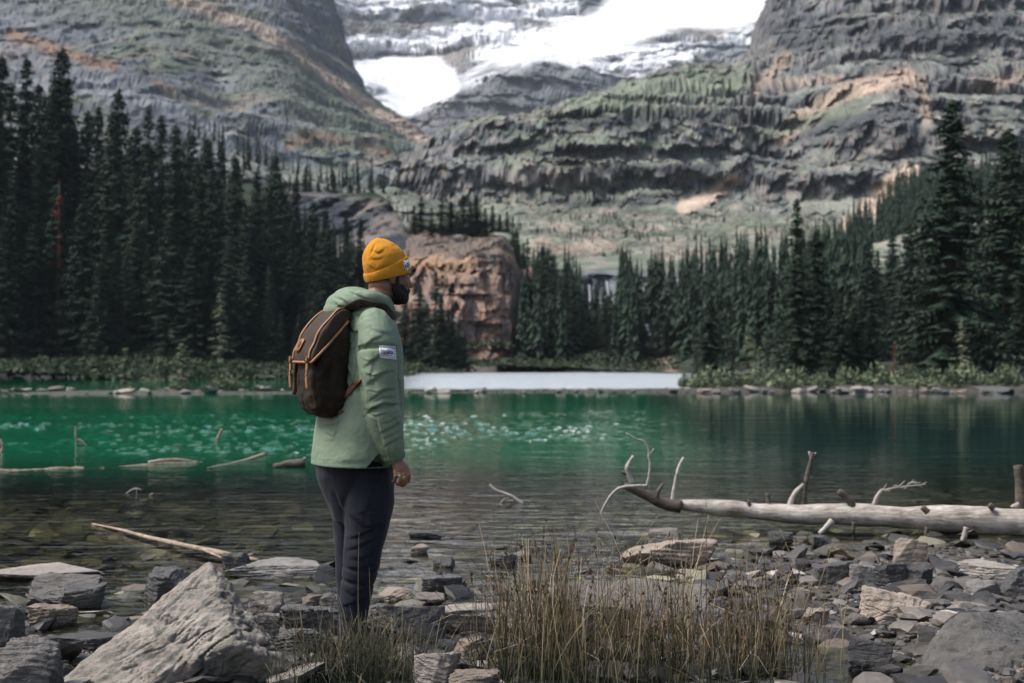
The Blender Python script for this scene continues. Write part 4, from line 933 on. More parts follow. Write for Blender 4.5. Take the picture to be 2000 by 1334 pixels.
step_ = terrace(Q[:, 1], Q[:, 1]+.03*warp, .075, .14)*.16
Vb = Vb+(Vb/np.linalg.norm(Vb, axis=1, keepdims=True))*(dsp+step_)[:, None]
hb = obj("boulder", mesh_of("boulder", Vb, T), None, None, C0)
m, n, bs = new_mat("great_boulder_rock"); oc = objc(n)
mp = N(n, "ShaderNodeMapping"); n.links.new(oc, mp.inputs["Vector"]); mp.inputs["Rotation"].default_value = (.2, .62, -.25); mp.inputs["Scale"].default_value = (2.5, 9, 14)
n1 = noise_node(n, 1.0, 8, .66, mp.outputs[0], .5); n2 = noise_node(n, 6, 8, .7, oc); n3 = noise_node(n, 60, 5, .75, oc)
v = math_node(n, 'ADD', math_node(n, 'MULTIPLY', n1.outputs[0], .5), math_node(n, 'ADD', math_node(n, 'MULTIPLY', n2.outputs[0], .35), math_node(n, 'MULTIPLY', n3.outputs[0], .25)))
c = ramp(n, v, [(.38, (.035, .033, .030)), (.48, (.165, .15, .13)), (.60, (.32, .285, .245)), (.8, (.46, .425, .375))]).outputs[0]
lich = ramp(n, noise_node(n, 3.2, 7, .72, oc, 1.2).outputs[0], [(.52, (0, 0, 0)), (.63, (1, 1, 1))])
c = mixrgb(n, math_node(n, 'MULTIPLY', lich.outputs[0], .8), c, (.055, .062, .048))
lich2 = ramp(n, noise_node(n, 9, 6, .7, oc, .8).outputs[0], [(.62, (0, 0, 0)), (.70, (1, 1, 1))])
c = mixrgb(n, math_node(n, 'MULTIPLY', lich2.outputs[0], .5), c, (.52, .40, .30))
n.links.new(c, bs.inputs["Base Color"]); bs.inputs["Roughness"].default_value = .85; bs.inputs["Specular IOR Level"].default_value = .3
hgt = math_node(n, 'ADD', n1.outputs[0], math_node(n, 'ADD', math_node(n, 'MULTIPLY', n2.outputs[0], .8), math_node(n, 'MULTIPLY', n3.outputs[0], .35)))
n.links.new(bump(n, hgt, .9, .02), bs.inputs["Normal"])
hb.data.materials.append(m); tag(hb, "great pointed pale boulder with dark cracks in the left foreground", "boulder"); rock_boxes.append((130, 1100, 590, 1340))
# ridged boulder at the lower right
C0 = np.array(at(1960, 1290, 6.15)); A = at(1881, 1197, 6.12); B = at(2075, 1322, 5.72); L = at(1822, 1280, 5.98); K1 = at(2060, 1200, 6.75); K2 = at(1850, 1215, 6.5)
pls = [plane3(A, B, L), plane3(A, B, K1), plane3(A, L, K2), plane3(A, K2, K1)]
for nn_, q in [((0, 0, -1), np.array([0, 0, -.2])), ((1, 0, 0), C0+np.array([.45, 0, 0])), ((0, 1, .2), C0+np.array([0, .5, 0])), ((-.8, -.5, -.3), at(1826, 1300, 5.9)), ((.1, -1, -.2), at(1900, 1318, 5.82))]:
    nn_ = np.array(nn_, float); nn_ /= np.linalg.norm(nn_); pls.append((nn_, max(.12, nn_@(q-C0))))
D_, T = ico(6); Vb = D_*poly_radius(D_, np.array([q[0] for q in pls]), np.array([q[1] for q in pls]), 30)[:, None]
Vb = Vb+(Vb/np.linalg.norm(Vb, axis=1, keepdims=True))*(.018*fbm(Vb*6, 5)+.008*ridged(Vb*np.array([9, 14, 22.]), 3)-.02*sstep(.05, 0, np.abs(noise3(Vb*np.array([5, 9, 12.])+2))))[:, None]
tag(obj("boulder", mesh_of("boulder", Vb, T), M_GREY, None, C0), "large ridged grey boulder at the lower right corner", "boulder"); rock_boxes.append((1830, 1200, 2060, 1316))
# scattered stones of the shore, one object each, sharing a few shapes
PRO = []
for k in range(18):
    V, T = rock_geo(300+k, (1, .9, .75), 3, 7, .7 if k % 2 else .2, .06, 60); PRO.append((V, T))
PM = {mt: [] for mt in "pgdt"}
for mt in "pgdt":
    for V, T in PRO:
        me = mesh_of("stone", V, T, 'sharp'); me.materials.append(RM[mt]); PM[mt].append(me)
srng = random.Random(11)
def stone(px, py, wpx, mt, label, group, z=None, flat_=1.0, D=None, cat="stone"):
    if D is None:
        D = F*(H-.05)/(py-HOR)
    x = (px-1000)/F*D
    if z is None: z = max(-.02, float(ground_z(np.array([x]), np.array([D]))[0]))
    w = wpx/F*D
    o = obj("stone", srng.choice(PM[mt]), None, None, (x, D, z+w*.10)); k = srng.uniform(.8, 1.2)
    o.scale = (w*k, w*srng.uniform(.7, 1.1), w*srng.uniform(.5, .95)*flat_); o.rotation_euler = (srng.uniform(-.25, .25), srng.uniform(-.25, .25), srng.uniform(0, 6.28))
    return tag(o, label, cat, group)
cells = []
def free(px, py, w):
    for (x0, y0, x1, y1) in rock_boxes:
        if x0+4 < px < x1-4 and y0+8 < py < y1+4: return False
    for (x, y, ww) in cells:
        if abs(px-x) < .42*(w+ww) and abs(py-y) < .20*(w+ww): return False
    return True
zones = [([(1400, 1095), (1560, 1060), (2010, 1075), (2010, 1200), (1830, 1330), (1760, 1334), (1600, 1180), (1400, 1180)], 118, (15, 66), "angular stone in the rubble of the right hand shore", "right shore rubble", "gdgptg"),
         ([(1060, 1085), (1400, 1075), (1420, 1120), (1040, 1130)], 18, (14, 38), "small stone among the reeds' backs at the water's edge", "stones behind the reeds", "ggptd"),
         ([(690, 1150), (860, 1150), (1010, 1180), (960, 1334), (700, 1334), (620, 1262)], 34, (14, 44), "stone scattered between the hiker's boots and the tall reeds", "stones by the hiker's boots", "ggtpd"),
         ([(0, 1190), (130, 1185), (250, 1230), (120, 1330), (0, 1330)], 12, (14, 40), "small stone wedged among the rocks in the lower left corner", "stones in the lower left", "gdg"),
         ([(1640, 1290), (1830, 1290), (1830, 1334), (1660, 1334)], 8, (14, 36), "wet stone at the bottom edge near the shallow pool", "stones by the pool", "gdg")]
for poly, cnt, (a, b_), lab, grp, mats in zones:
    xs_ = [q[0] for q in poly]; ys_ = [q[1] for q in poly]; k = 0
    for _ in range(6000):
        if k >= cnt: break
        px, py = srng.uniform(min(xs_), max(xs_)), srng.uniform(min(ys_), max(ys_))
        w = a+(b_-a)*srng.random()**2.2
        if poly_sd(np.array([px]), np.array([py]), poly)[0] < 0 or not free(px, py, w): continue
        if (px-1610)**2/90**2+(py-1275)**2/55**2 < 1: continue
        cells.append((px, py, w)); stone(px, py, w, srng.choice(mats), lab, grp); k += 1
# flat stones awash, their pale colour standing for sky glints on the shallows
for px, py, w in [(290, 1092, 44), (135, 1072, 22), (153, 1082, 24), (250, 1140, 30), (235, 1150, 30), (525, 1142, 28), (560, 1130, 20), (625, 1076, 26), (770, 1108, 34), (783, 1085, 22), (800, 1097, 28), (825, 1106, 30), (800, 1118, 16), (975, 1070, 48), (1068, 1063, 24), (735, 1064, 26), (760, 1070, 26), (700, 1122, 18), (935, 1160, 16), (890, 1172, 20), (970, 1118, 16), (1420, 1058, 30), (1460, 1066, 36), (1560, 1075, 40), (1680, 1075, 30), (1900, 1075, 34)]:
    stone(px, py, w, "p", "flat stone just breaking the near shallows, painted pale as a sky glint", "stones awash in the shallows", z=-.012, flat_=.35, D=F*H/(py-HOR))
# bar of stones across the lake
for k in range(96):
    px = 5+k*20.9+srng.uniform(-9, 9)
    if 560 < px < 790: continue
    right = px > 1320; D = 55.3+srng.uniform(-.9, 3.4)
    w = (9+30*srng.random()**1.8) if right or 200 < px < 560 else (7+20*srng.random()**1.8)
    if px in (240, 250): w = 40
    x = (px-1000)/F*D
    stone(px, 0, w, srng.choice("ppgtg"), "pale stone in the rubble strip along the right bank's waterline" if right else ("stone on the left part of the bar across the lake" if px < 560 else "low stone on the middle of the bar across the lake"),
          "right bank waterline stones" if right else ("left bar stones" if px < 560 else "middle bar stones"), z=.04, flat_=.7, D=D)
for px, w, lab in [(868, 30, "pale upright stone on the middle of the bar"), (243, 44, "brown low mound of earth and stone carrying the straggly sapling"), (1665, 56, "dark flat stone at the waterline of the right bank"), (1945, 56.5, "long grey slab at the waterline near the right edge")]:
    stone(px, 0, w, "p" if "pale" in lab else ("t" if "brown" in lab else "d"), lab, None, z=.03, flat_={30: .9, 44: .2, 56: .25}.get(w, .13), D=54.9, cat="rock")

# ---------------------------------------------------------------- pebbles and bed stones: too many to count
def many(name, pts, sizes, flats, tones, sub, seed, mat):
    rs = np.random.RandomState(seed); shapes = [rock_geo(500+q, (1, .85, .7), sub, 8, .4, .10, 40)[0] for q in range(14)]; T = ico(sub)[1]; nv = len(shapes[0])
    Vs = []; Ts = []; Cs = []
    for k in range(len(pts)):
        a = rs.rand()*6.283; c, s = math.cos(a), math.sin(a); V = shapes[rs.randint(14)]*np.array([sizes[k], sizes[k], sizes[k]*flats[k]])
        tx, ty = rs.normal(size=2)*.22
        V = np.stack([V[:, 0]*c-V[:, 1]*s, V[:, 0]*s+V[:, 1]*c, V[:, 2]+tx*V[:, 0]+ty*V[:, 1]], -1)+pts[k]
        Vs.append(V); Ts.append(T+k*nv); Cs.append(np.tile(tones[k], (nv, 1)))
    me = mesh_of(name, np.vstack(Vs), np.vstack(Ts), smooth=False); set_col(me, "col", np.vstack(Cs)); return obj(name, me, mat)
m, n, bs = new_mat("pebble_stone"); va = N(n, "ShaderNodeVertexColor"); va.layer_name = "col"
nz = noise_node(n, 40, 5, .7, pos(n)); g = N(n, "ShaderNodeCombineColor"); t_ = math_node(n, 'ADD', math_node(n, 'MULTIPLY', nz.outputs[0], 1.2), .4); [n.links.new(t_, g.inputs[k]) for k in range(3)]
n.links.new(mixrgb(n, 1, va.outputs[0], g.outputs[0], 'MULTIPLY'), bs.inputs["Base Color"]); bs.inputs["Roughness"].default_value = .6
n.links.new(bump(n, nz.outputs[0], .5, .004), bs.inputs["Normal"]); M_PEB = m
rs = np.random.RandomState(9)
TON = np.array([[.048, .044, .040], [.085, .077, .069], [.15, .132, .113], [.022, .021, .020], [.105, .083, .064], [.31, .28, .245]])
def scatter(n_, xr, yr, lo, hi, pw, fl, dens):
    P = []; S = []; Fl = []; C = []
    while len(P) < n_:
        D = 1/rs.uniform(1/yr[1], 1/yr[0]); x = rs.uniform(*xr)*D/F
        z = float(ground_z(np.array([x]), np.array([D]))[0])
        if rs.rand() > dens(x, D, z): continue
        s = lo+(hi-lo)*rs.rand()**pw; P.append((x, D, z+s*.12*fl)); S.append(s); Fl.append(fl*rs.uniform(.6, 1.2)); C.append(TON[rs.choice(6, p=[.28, .24, .14, .18, .1, .06])]*rs.uniform(.6, 1.25))
    return P, S, Fl, C
P, S, Fl, C = scatter(5000, (-1060, 1060), (5.4, 11.5), .012, .06, 2.0, .7, lambda x, D, z: (1.0 if z > -.03 else .25)*(1 if x > .1 else .6))
tag(many("pebbles", P, S, Fl, C, 2, 1, M_PEB), "loose grey pebbles and gravel covering the shore", "pebbles", kind="stuff")
P, S, Fl, C = scatter(800, (-1060, 1060), (5.6, 10.8), .06, .24, 2.4, .55, lambda x, D, z: (1.0 if z > -.03 else .12)*(.45+.9*max(0, noise3(np.array([[x*1.5, D*1.1, 2.]]))[0]+.35))*(1 if x > .1 else .5))
tag(many("rubble", P, S, Fl, C, 2, 3, M_PEB), "broken angular rubble lying between the larger rocks of the shore", "rubble", kind="stuff")
P, S, Fl, C = scatter(2600, (-1080, 1080), (7.4, 17.5), .07, .30, 1.7, .32, lambda x, D, z: 1.0 if z < -.02 else 0)
C = [c*np.array([.86, .88, .70])*1.3 for c in C]
tag(many("lake_bed_stones", P, S, Fl, C, 2, 2, M_PEB), "brown flat stones on the bed under the clear shallow water", "stones", kind="stuff")

# ---------------------------------------------------------------- driftwood
def limb_geo(pts, rad, nr=9, seed=0, sub=5, knob=.10):
    pts = np.array(pts, float); rad = np.array(rad, float); t = np.arange(len(pts)); tt = np.linspace(0, len(pts)-1, (len(pts)-1)*sub+1)
    P = np.stack([interp_cols(t, pts[:, k], tt) for k in range(3)], -1) if len(pts) > 2 else np.stack([np.interp(tt, t, pts[:, k]) for k in range(3)], -1)
    r = np.interp(tt, t, rad); tan = np.gradient(P, axis=0); tan /= np.linalg.norm(tan, axis=1, keepdims=True)+1e-9
    up = np.array([0, 0, 1.0]); e1 = np.cross(tan, up+.001); bad = np.linalg.norm(e1, axis=1) < .2; e1[bad] = np.cross(tan[bad], np.array([0, 1., 0])); e1 /= np.linalg.norm(e1, axis=1, keepdims=True); e2 = np.cross(e1, tan)
    a = np.arange(nr)*2*math.pi/nr; ring = e1[:, None, :]*np.cos(a)[None, :, None]+e2[:, None, :]*np.sin(a)[None, :, None]
    V = P[:, None, :]+ring*r[:, None, None]; V2 = V.reshape(-1, 3); k = 1+knob*fbm(V2/(rad.max()*3)+seed, 3)
    V2 = np.repeat(P, nr, 0)+(V2-np.repeat(P, nr, 0))*k[:, None]
    V2 = np.vstack([V2, P[0], P[-1]]); Fq = [tuple(f) for f in grid_faces(nr, len(P), True)]; m0 = len(V2)-2; last = (len(P)-1)*nr
    Fq += [(m0, (q+1) % nr, q) for q in range(nr)]+[(m0+1, last+q, last+(q+1) % nr) for q in range(nr)]
    return V2, Fq
def wood_mat(name, a, b_, stretch=(1, 1, 1)):
    m, n, bs = new_mat(name); p = pos(n); mp = N(n, "ShaderNodeMapping"); mp.inputs["Scale"].default_value = stretch; n.links.new(p, mp.inputs["Vector"])
    n1 = noise_node(n, 1, 7, .7, mp.outputs[0], .4); n2 = noise_node(n, 7, 5, .65, p)
    v = math_node(n, 'ADD', math_node(n, 'MULTIPLY', n1.outputs[0], .6), math_node(n, 'MULTIPLY', n2.outputs[0], .4))
    n.links.new(ramp(n, v, [(.36, a), (.62, b_)]).outputs[0], bs.inputs["Base Color"]); bs.inputs["Roughness"].default_value = .8; bs.inputs["Specular IOR Level"].default_value = .2
    n.links.new(bump(n, n1.outputs[0], .7, .012), bs.inputs["Normal"]); return m
M_WOOD = wood_mat("bleached_wood", (.14, .115, .095), (.58, .53, .475), (3, 25, 40)); M_WOODD = wood_mat("weathered_dark_wood", (.035, .03, .026), (.17, .14, .115), (8, 20, 30))
M_STICK = wood_mat("pale_stick_wood", (.15, .105, .075), (.46, .37, .29), (10, 20, 40)); M_TWIG = wood_mat("grey_twig", (.25, .22, .19), (.52, .48, .43), (30, 30, 30))
def limb(name, pl, D, r, mat, parent=None, nr=9, seed=1, knob=.1, label=None):
    Ds = D if isinstance(D, (list, tuple)) else [D]*len(pl); rr = r if isinstance(r, (list, tuple)) else [r]*len(pl)
    pts = [at(x, y, d) for (x, y), d in zip(pl, Ds)]; rad = [q/F*d for q, d in zip(rr, Ds)]
    if parent is not None: pts = [q-np.array(parent.location) for q in pts]
    V, Fq = limb_geo(pts, rad, nr, seed, knob=knob); o = obj(name, mesh_of(name, V, Fq), mat, parent)
    if label: o["label"] = label
    return o
log = tag(empty("fallen_log", at(1650, 1035, 11.2)), "bleached fallen tree trunk lying in the shallows on the right with bare branches", "log")
limb("trunk", [(1306, 984), (1400, 991), (1500, 1000), (1600, 1004), (1700, 1007), (1800, 1011), (1900, 1017), (2000, 1020), (2140, 1022)], [11.6, 11.5, 11.4, 11.3, 11.2, 11.1, 11.0, 10.95, 10.9], [11, 14.5, 17.5, 19.5, 21.5, 23.5, 26.5, 29, 32], M_WOOD, log, 20, 3, .22)
limb("broken_end", [(1219, 948), (1263, 968), (1294, 983), (1330, 990)], 11.55, [7, 10, 12, 12], M_WOODD, log, 12, 4, .2, "dark charred looking upturned end")
def br(pl, r, dark=False, D=11.4): return limb("branch", pl, D, r, M_WOODD if dark else M_TWIG, log, 7, int(pl[0][0]), .18)
br([(1263, 949), (1268, 929), (1270, 904), (1267, 892), (1267, 879), (1257, 862), (1242, 857), (1223, 845)], [3, 2.8, 2.5, 2.2, 2, 1.8, 1.6, 1.2], D=11.5)
br([(1267, 892), (1277, 876)], [2, 1.3], D=11.5)
br([(1265, 949), (1239, 949), (1211, 953), (1192, 969), (1181, 988), (1175, 1000), (1178, 1012)], [3.2, 3, 3, 2.8, 2.6, 2.4, 2], D=11.3)
br([(1236, 946), (1226, 923), (1226, 910), (1237, 890)], [6, 5.5, 4.5, 3], D=11.5); br([(1228, 926), (1214, 922)], [4, 3.5], True, 11.5)
br([(1313, 980), (1318, 950), (1325, 916), (1336, 893)], [5, 4.2, 3.6, 3], D=11.6); br([(1284, 972), (1287, 958), (1295, 946)], [4, 4, 3.5], True)
br([(1464, 992), (1462, 977)], [4, 3.5], True); br([(1506, 994), (1502, 980), (1498, 964)], [5.5, 5, 4.5], True)
br([(1569, 990), (1573, 947), (1583, 905), (1588, 884)], [6.5, 5.5, 4.5, 3.5], True); br([(1585, 898), (1580, 882)], [3, 2]); br([(1586, 892), (1594, 884)], [2.5, 1.5])
br([(1541, 992), (1552, 964), (1570, 946)], [6, 5, 4]); br([(1669, 995), (1656, 975), (1638, 959)], [8, 7, 6], True, 11.2)
br([(1706, 990), (1713, 970), (1724, 956)], [5, 4.5, 3.5], D=11.2)
rs = np.random.RandomState(2)
for k in range(16):
    x0 = 1724+k*5.2; y0 = 957-k*.9+4*math.sin(k); br([(x0, y0), (x0+rs.uniform(4, 14), y0+rs.uniform(-13, 6))], [1.3, .6], D=11.2+rs.uniform(-.05, .05))
br([(1722, 958), (1760, 951), (1808, 946)], [2, 1.5, .8], D=11.2)
br([(1994, 1000), (1992, 950), (1988, 909)], [12, 10, 9], True, 11.1); br([(1990, 985), (1975, 990)], [6, 3], D=11.0)
br([(1626, 1016), (1614, 1030), (1600, 1042)], [7, 6, 5], D=10.9); br([(1888, 1030), (1884, 1046), (1878, 1062)], [6.5, 5.5, 5], D=10.6); br([(1668, 1020), (1667, 1040)], [4, 3], True, 11.0); br([(1810, 1030), (1808, 1052)], [4, 4], True, 10.9)
br([(1802, 990), (1812, 1000)], [6, 7], True, 10.95); br([(1932, 986), (1940, 994)], [6, 6], True, 10.9)
st = tag(empty("driftwood_stick", at(350, 1063, 10.0)), "long pale stick rising from the water onto the rocks left of the hiker", "stick")
limb("stem", [(180, 1023), (236, 1035), (300, 1052), (350, 1063), (420, 1078), (505, 1094)], [11.6, 11.0, 10.4, 10.0, 9.6, 9.2], [1.5, 3, 4.2, 5, 6, 3.5], M_STICK, st, 9, 6, .3)
limb("splinter", [(395, 1073), (425, 1086), (448, 1096)], [9.7, 9.5, 9.35], [3, 2.5, 2], M_STICK, st, 6, 7, .3)
limb("splinter", [(470, 1086), (490, 1083), (497, 1078)], [9.35, 9.3, 9.3], [2.5, 2, 1], M_STICK, st, 6, 8, .3)
sb = tag(empty("sunken_log", at(200, 912, 17.5)), "thin sunken log barely breaking the surface at the far left", "log")
limb("trunk", [(-120, 928), (0, 921.5), (60, 921), (122, 916), (200, 915.5), (297, 908), (395, 903.5)], [16.7, 17.1, 17.3, 17.5, 17.7, 18.1, 18.6], [5, 5, 4.5, 4, 3, 3, 2.5], M_STICK, sb, 9, 9, .5)
limb("knot", [(290, 903), (340, 899), (385, 902)], [18.2, 18.4, 18.6], [3, 4.5, 2.5], M_STICK, sb, 8, 10, .5)
s2 = tag(empty("sunken_log", at(470, 900, 18.6)), "slender sunken pole left of the hiker's jacket hem", "log")
limb("trunk", [(405, 915), (470, 902), (512, 889), (516, 885)], [17.6, 18.6, 19.6, 19.7], [2.5, 3.2, 4.5, 4], M_STICK, s2, 7, 11, .3)
s3 = tag(empty("dark_stump", at(575, 905, 17.8)), "dark waterlogged stump just left of the hiker's hip", "stump")
limb("stem", [(535, 912), (560, 906), (596, 903)], 17.6, [6, 8, 10], M_WOODD, s3, 9, 12, .4); limb("snag", [(592, 905), (596, 893)], 17.6, [4, 3], M_STICK, s3, 6, 13, .3)
for lab, pls_, D in [("upright forked snag poking from the lake at the left", [([(150, 872), (148, 850), (147, 833)], [2.6, 2, 1.3]), ([(150, 858), (160, 862), (170, 872)], [2, 2.4, 2])], 22),
                     ("short crooked snag poking from the lake near the backpack", [([(425, 866), (427, 852), (434, 838)], [2.8, 3.6, 2.8])], 22.5), ("stubby bent snag at the left edge of the lake", [([(2, 885), (6, 872), (0, 858)], [3.4, 3.4, 2.6])], 20.5),
                     ("bent pale branch poking from the shallows behind the hiker's hand", [([(956, 946), (966, 956), (985, 964), (1000, 970), (1022, 986)], [2, 3, 3.2, 3.5, 4]), ([(978, 982), (986, 975), (1000, 970)], [2, 2, 2])], 13.3),
                     ("thin arched twig standing in the calm water at the left", [([(241, 968), (255, 958), (266, 954), (276, 957)], [1, 1.2, 1.2, 1]), ([(266, 954), (267, 968)], [1, .8])], 14.2),
                     ("tiny bent twig beside the arched twig", [([(290, 972), (294, 966), (299, 964)], [1, 1.4, 1])], 14.0)]:
    e = tag(empty("water_snag", at(*pls_[0][0][0], D)), lab, "branch")
    for pl, r in pls_: limb("limb", pl, D, r, M_STICK if D > 15 else M_TWIG, e, 7, int(pl[0][0]), .2)
# ---------------------------------------------------------------- rushes and grass
def blades(name, roots, seed, hmin, hmax, lean, cols, width=.0024, curl=.25, heads=.3):
    rs = np.random.RandomState(seed); Vs = []; Fs = []; Cs = []; nv = 0; NS = 6; nr = 3
    for (x, y) in roots:
        z = float(ground_z(np.array([x]), np.array([y]))[0])-.02
        h = rs.uniform(hmin, hmax)*(1 if rs.rand() > .12 else 1.25); a = rs.rand()*6.283; l = abs(rs.normal())*lean; cu = rs.normal()*curl*h
        d = np.array([math.cos(a), math.sin(a)]); t = np.linspace(0, 1, NS)
        if rs.rand() < .10: l += rs.uniform(.4, 1.1)      # broken, fallen over
        off = l*h*t**1.4+cu*t**3*.5
        P = np.stack([x+d[0]*off, y+d[1]*off, z+h*t*np.sqrt(np.maximum(.15, 1-(l*t)**2*.5))], -1)
        if rs.rand() < .07:                              # sharply bent stalk
            k = rs.randint(3, 5); dirn = np.array([math.cos(a+1), math.sin(a+1), -rs.uniform(-.2, .5)])
            for q in range(k, NS): P[q] = P[k-1]+dirn*h*(q-k+1)*.16
        w = width*rs.uniform(.6, 1.35)*(1-t*.75)+.0003
        c0 = cols[0][rs.randint(len(cols[0]))]; c1 = cols[1][rs.randint(len(cols[1]))]; b_ = rs.uniform(.7, 1.25)
        for k in range(NS):
            for q in range(nr):
                an = q*2.094+a; Vs.append(P[k]+w[k]*np.array([math.cos(an), math.sin(an), 0]))
                f = min(1, max(0, (t[k]-.12)*1.5)); Cs.append((np.array(c0)*(1-f)+np.array(c1)*f)*b_)
        for k in range(NS-1):
            for q in range(nr): Fs.append((nv+k*nr+q, nv+k*nr+(q+1) % nr, nv+(k+1)*nr+(q+1) % nr, nv+(k+1)*nr+q))
        nv += NS*nr
        if rs.rand() < heads:                            # small brown flower head near the tip
            for s in range(4):
                c = P[-1]*(.93-.0*s)+P[-2]*.07 if s else P[-1]; c = P[-2]+(P[-1]-P[-2])*rs.uniform(.2, .9); e = rs.normal(size=3)*.006; e2 = rs.normal(size=3)*.004
                Vs += [c, c+e+np.array([0, 0, .008]), c+e2+np.array([0, 0, .016]), c-e2*.5]; Cs += [np.array((.11, .065, .04))]*4; Fs.append((nv, nv+1, nv+2, nv+3)); nv += 4
    me = mesh_of(name, np.array(Vs), np.array(Fs), smooth=False); set_col(me, "col", np.array(Cs)); return me
m, n, bs = new_mat("rush_stems"); va = N(n, "ShaderNodeVertexColor"); va.layer_name = "col"; n.links.new(va.outputs[0], bs.inputs["Base Color"]); bs.inputs["Roughness"].default_value = .7; bs.inputs["Specular IOR Level"].default_value = .2; M_RUSH = m
GREEN = [(.035, .05, .028), (.05, .065, .03), (.03, .04, .026), (.07, .075, .035)]; STRAW = [(.25, .175, .09), (.34, .25, .14), (.17, .115, .065), (.44, .35, .22), (.09, .075, .045), (.13, .11, .06), (.50, .41, .28)]
rs = np.random.RandomState(21)
def clump(cx, cy, sx, sy, n_): return [(cx+rs.normal()*sx, cy+rs.normal()*sy) for _ in range(n_)]
def X(px, D): return (px-1000)/F*D
def rushes(spots, seed, h, lab, lean=.26, cols=(GREEN, STRAW), name="rush_clump", heads=.35, width=.0022):
    me = blades("stems", spots, seed, *h, lean, cols, width, heads=heads)
    c = np.mean(np.array(spots), 0); o = tag(obj(name, me, M_RUSH), lab, "rushes"); o["kind"] = "thing"; return o
rushes(clump(X(1000, 5.9), 5.85, .085, .14, 115), 1, (.28, .56), "left end of the tall rush stand, brown tipped clump beside the broad slab")
rushes(clump(X(1090, 5.9), 5.90, .08, .15, 130)+clump(X(1060, 5.7), 5.7, .10, .1, 100), 2, (.30, .66), "tallest brown rush clump in front of the great slab's left half")
rushes(clump(X(1210, 5.8), 5.80, .13, .15, 105)+clump(X(1160, 5.6), 5.62, .12, .08, 90), 3, (.16, .44), "middle rush clump through which the great pale slab shows")
rushes(clump(X(1310, 5.8), 5.84, .085, .14, 115), 4, (.28, .62), "dense dark rush clump at the great slab's right end")
rushes(clump(X(1490, 5.85), 5.88, .10, .14, 160), 5, (.24, .55), "separate rush clump at the right, beside the shallow pool", lean=.22)
rushes(clump(X(1400, 5.7), 5.70, .13, .09, 150), 6, (.15, .36), "thin low rushes filling the gap before the right clump", lean=.3)
rushes([(X(rs.uniform(930, 1640), 6.0), rs.uniform(5.6, 6.5)) for _ in range(80)], 8, (.25, .56), "scattered single rush stalks standing above the clumps", lean=.18, heads=.6)
rushes(clump(X(720, 5.85), 5.78, .10, .10, 420)+clump(X(660, 5.75), 5.72, .07, .06, 160), 9, (.12, .30), "tuft of dark green grass growing at the hiker's boots", lean=.55, cols=([(.04, .05, .032), (.055, .065, .04)], [(.085, .09, .06), (.13, .12, .08), (.24, .19, .12), (.06, .07, .045)]), name="grass_tuft", heads=.0, width=.0019)
rushes(clump(X(820, 5.75), 5.70, .10, .07, 140), 10, (.10, .30), "sparse grass at the bottom edge between boots and tall rushes", lean=.5, cols=([(.05, .06, .035)], [(.16, .13, .08), (.09, .09, .06)]), name="grass_tuft", heads=.0, width=.0018)
rushes([(X(x, 5.9), 5.85+rs.uniform(-.08, .08)) for x in (575, 590, 600, 610, 628, 640, 690, 700, 740, 770, 780, 560, 585)], 12, (.2, .5), "few long dry stalks at the hiker's left boot", lean=.25, cols=([(.12, .1, .06)], [(.30, .22, .13)]), name="dry_stalks", heads=0)
rushes(clump(X(585, 5.6), 5.62, .08, .05, 120), 13, (.06, .22), "short dark grass at the right foot of the great boulder", lean=.6, cols=([(.04, .05, .03)], [(.10, .10, .07), (.07, .075, .05)]), name="grass_tuft", heads=0, width=.0018)
# ---------------------------------------------------------------- the hiker
from mathutils.bvhtree import BVHTree
YAW = math.radians(25); DM = 6.36
FW = np.array([math.cos(YAW), math.sin(YAW), 0.]); RT = np.array([math.sin(YAW), -math.cos(YAW), 0.]); UP = np.array([0, 0, 1.])
def loft(rings, n=40, sq=2.0):
    """rings: (centre, vector a, vector b); superellipse cross-sections, closed ends"""
    a = np.arange(n)*2*math.pi/n; ca, sa = np.cos(a), np.sin(a)
    k = 2.0/sq; cx = np.sign(ca)*np.abs(ca)**k; sy = np.sign(sa)*np.abs(sa)**k
    V = np.vstack([c+cx[:, None]*np.asarray(u)+sy[:, None]*np.asarray(v) for c, u, v in rings]); m_ = len(rings)
    Fq = [tuple(f) for f in grid_faces(n, m_, True)]; V = np.vstack([V, rings[0][0], rings[-1][0]])
    Fq += [(n*m_, (q+1) % n, q) for q in range(n)]+[(n*m_+1, (m_-1)*n+q, (m_-1)*n+(q+1) % n) for q in range(n)]
    return V, Fq
def ball(c, r, sub=3, M=None):
    V, T = ico(sub); V = V*np.asarray(r)
    if M is not None: V = V@np.asarray(M).T
    return V+np.asarray(c), [tuple(t) for t in T]
def tube(pts, rad, n=18, sub=4):
    V, Fq = limb_geo(pts, rad, n, 0, sub, 0.0); out = [(V, Fq)]
    for k in (0, -1): out.append(ball(pts[k], [rad[k]]*3, 2))
    for k in range(1, len(pts)-1): out.append(ball(pts[k], [rad[k]*.98]*3, 2))
    return out
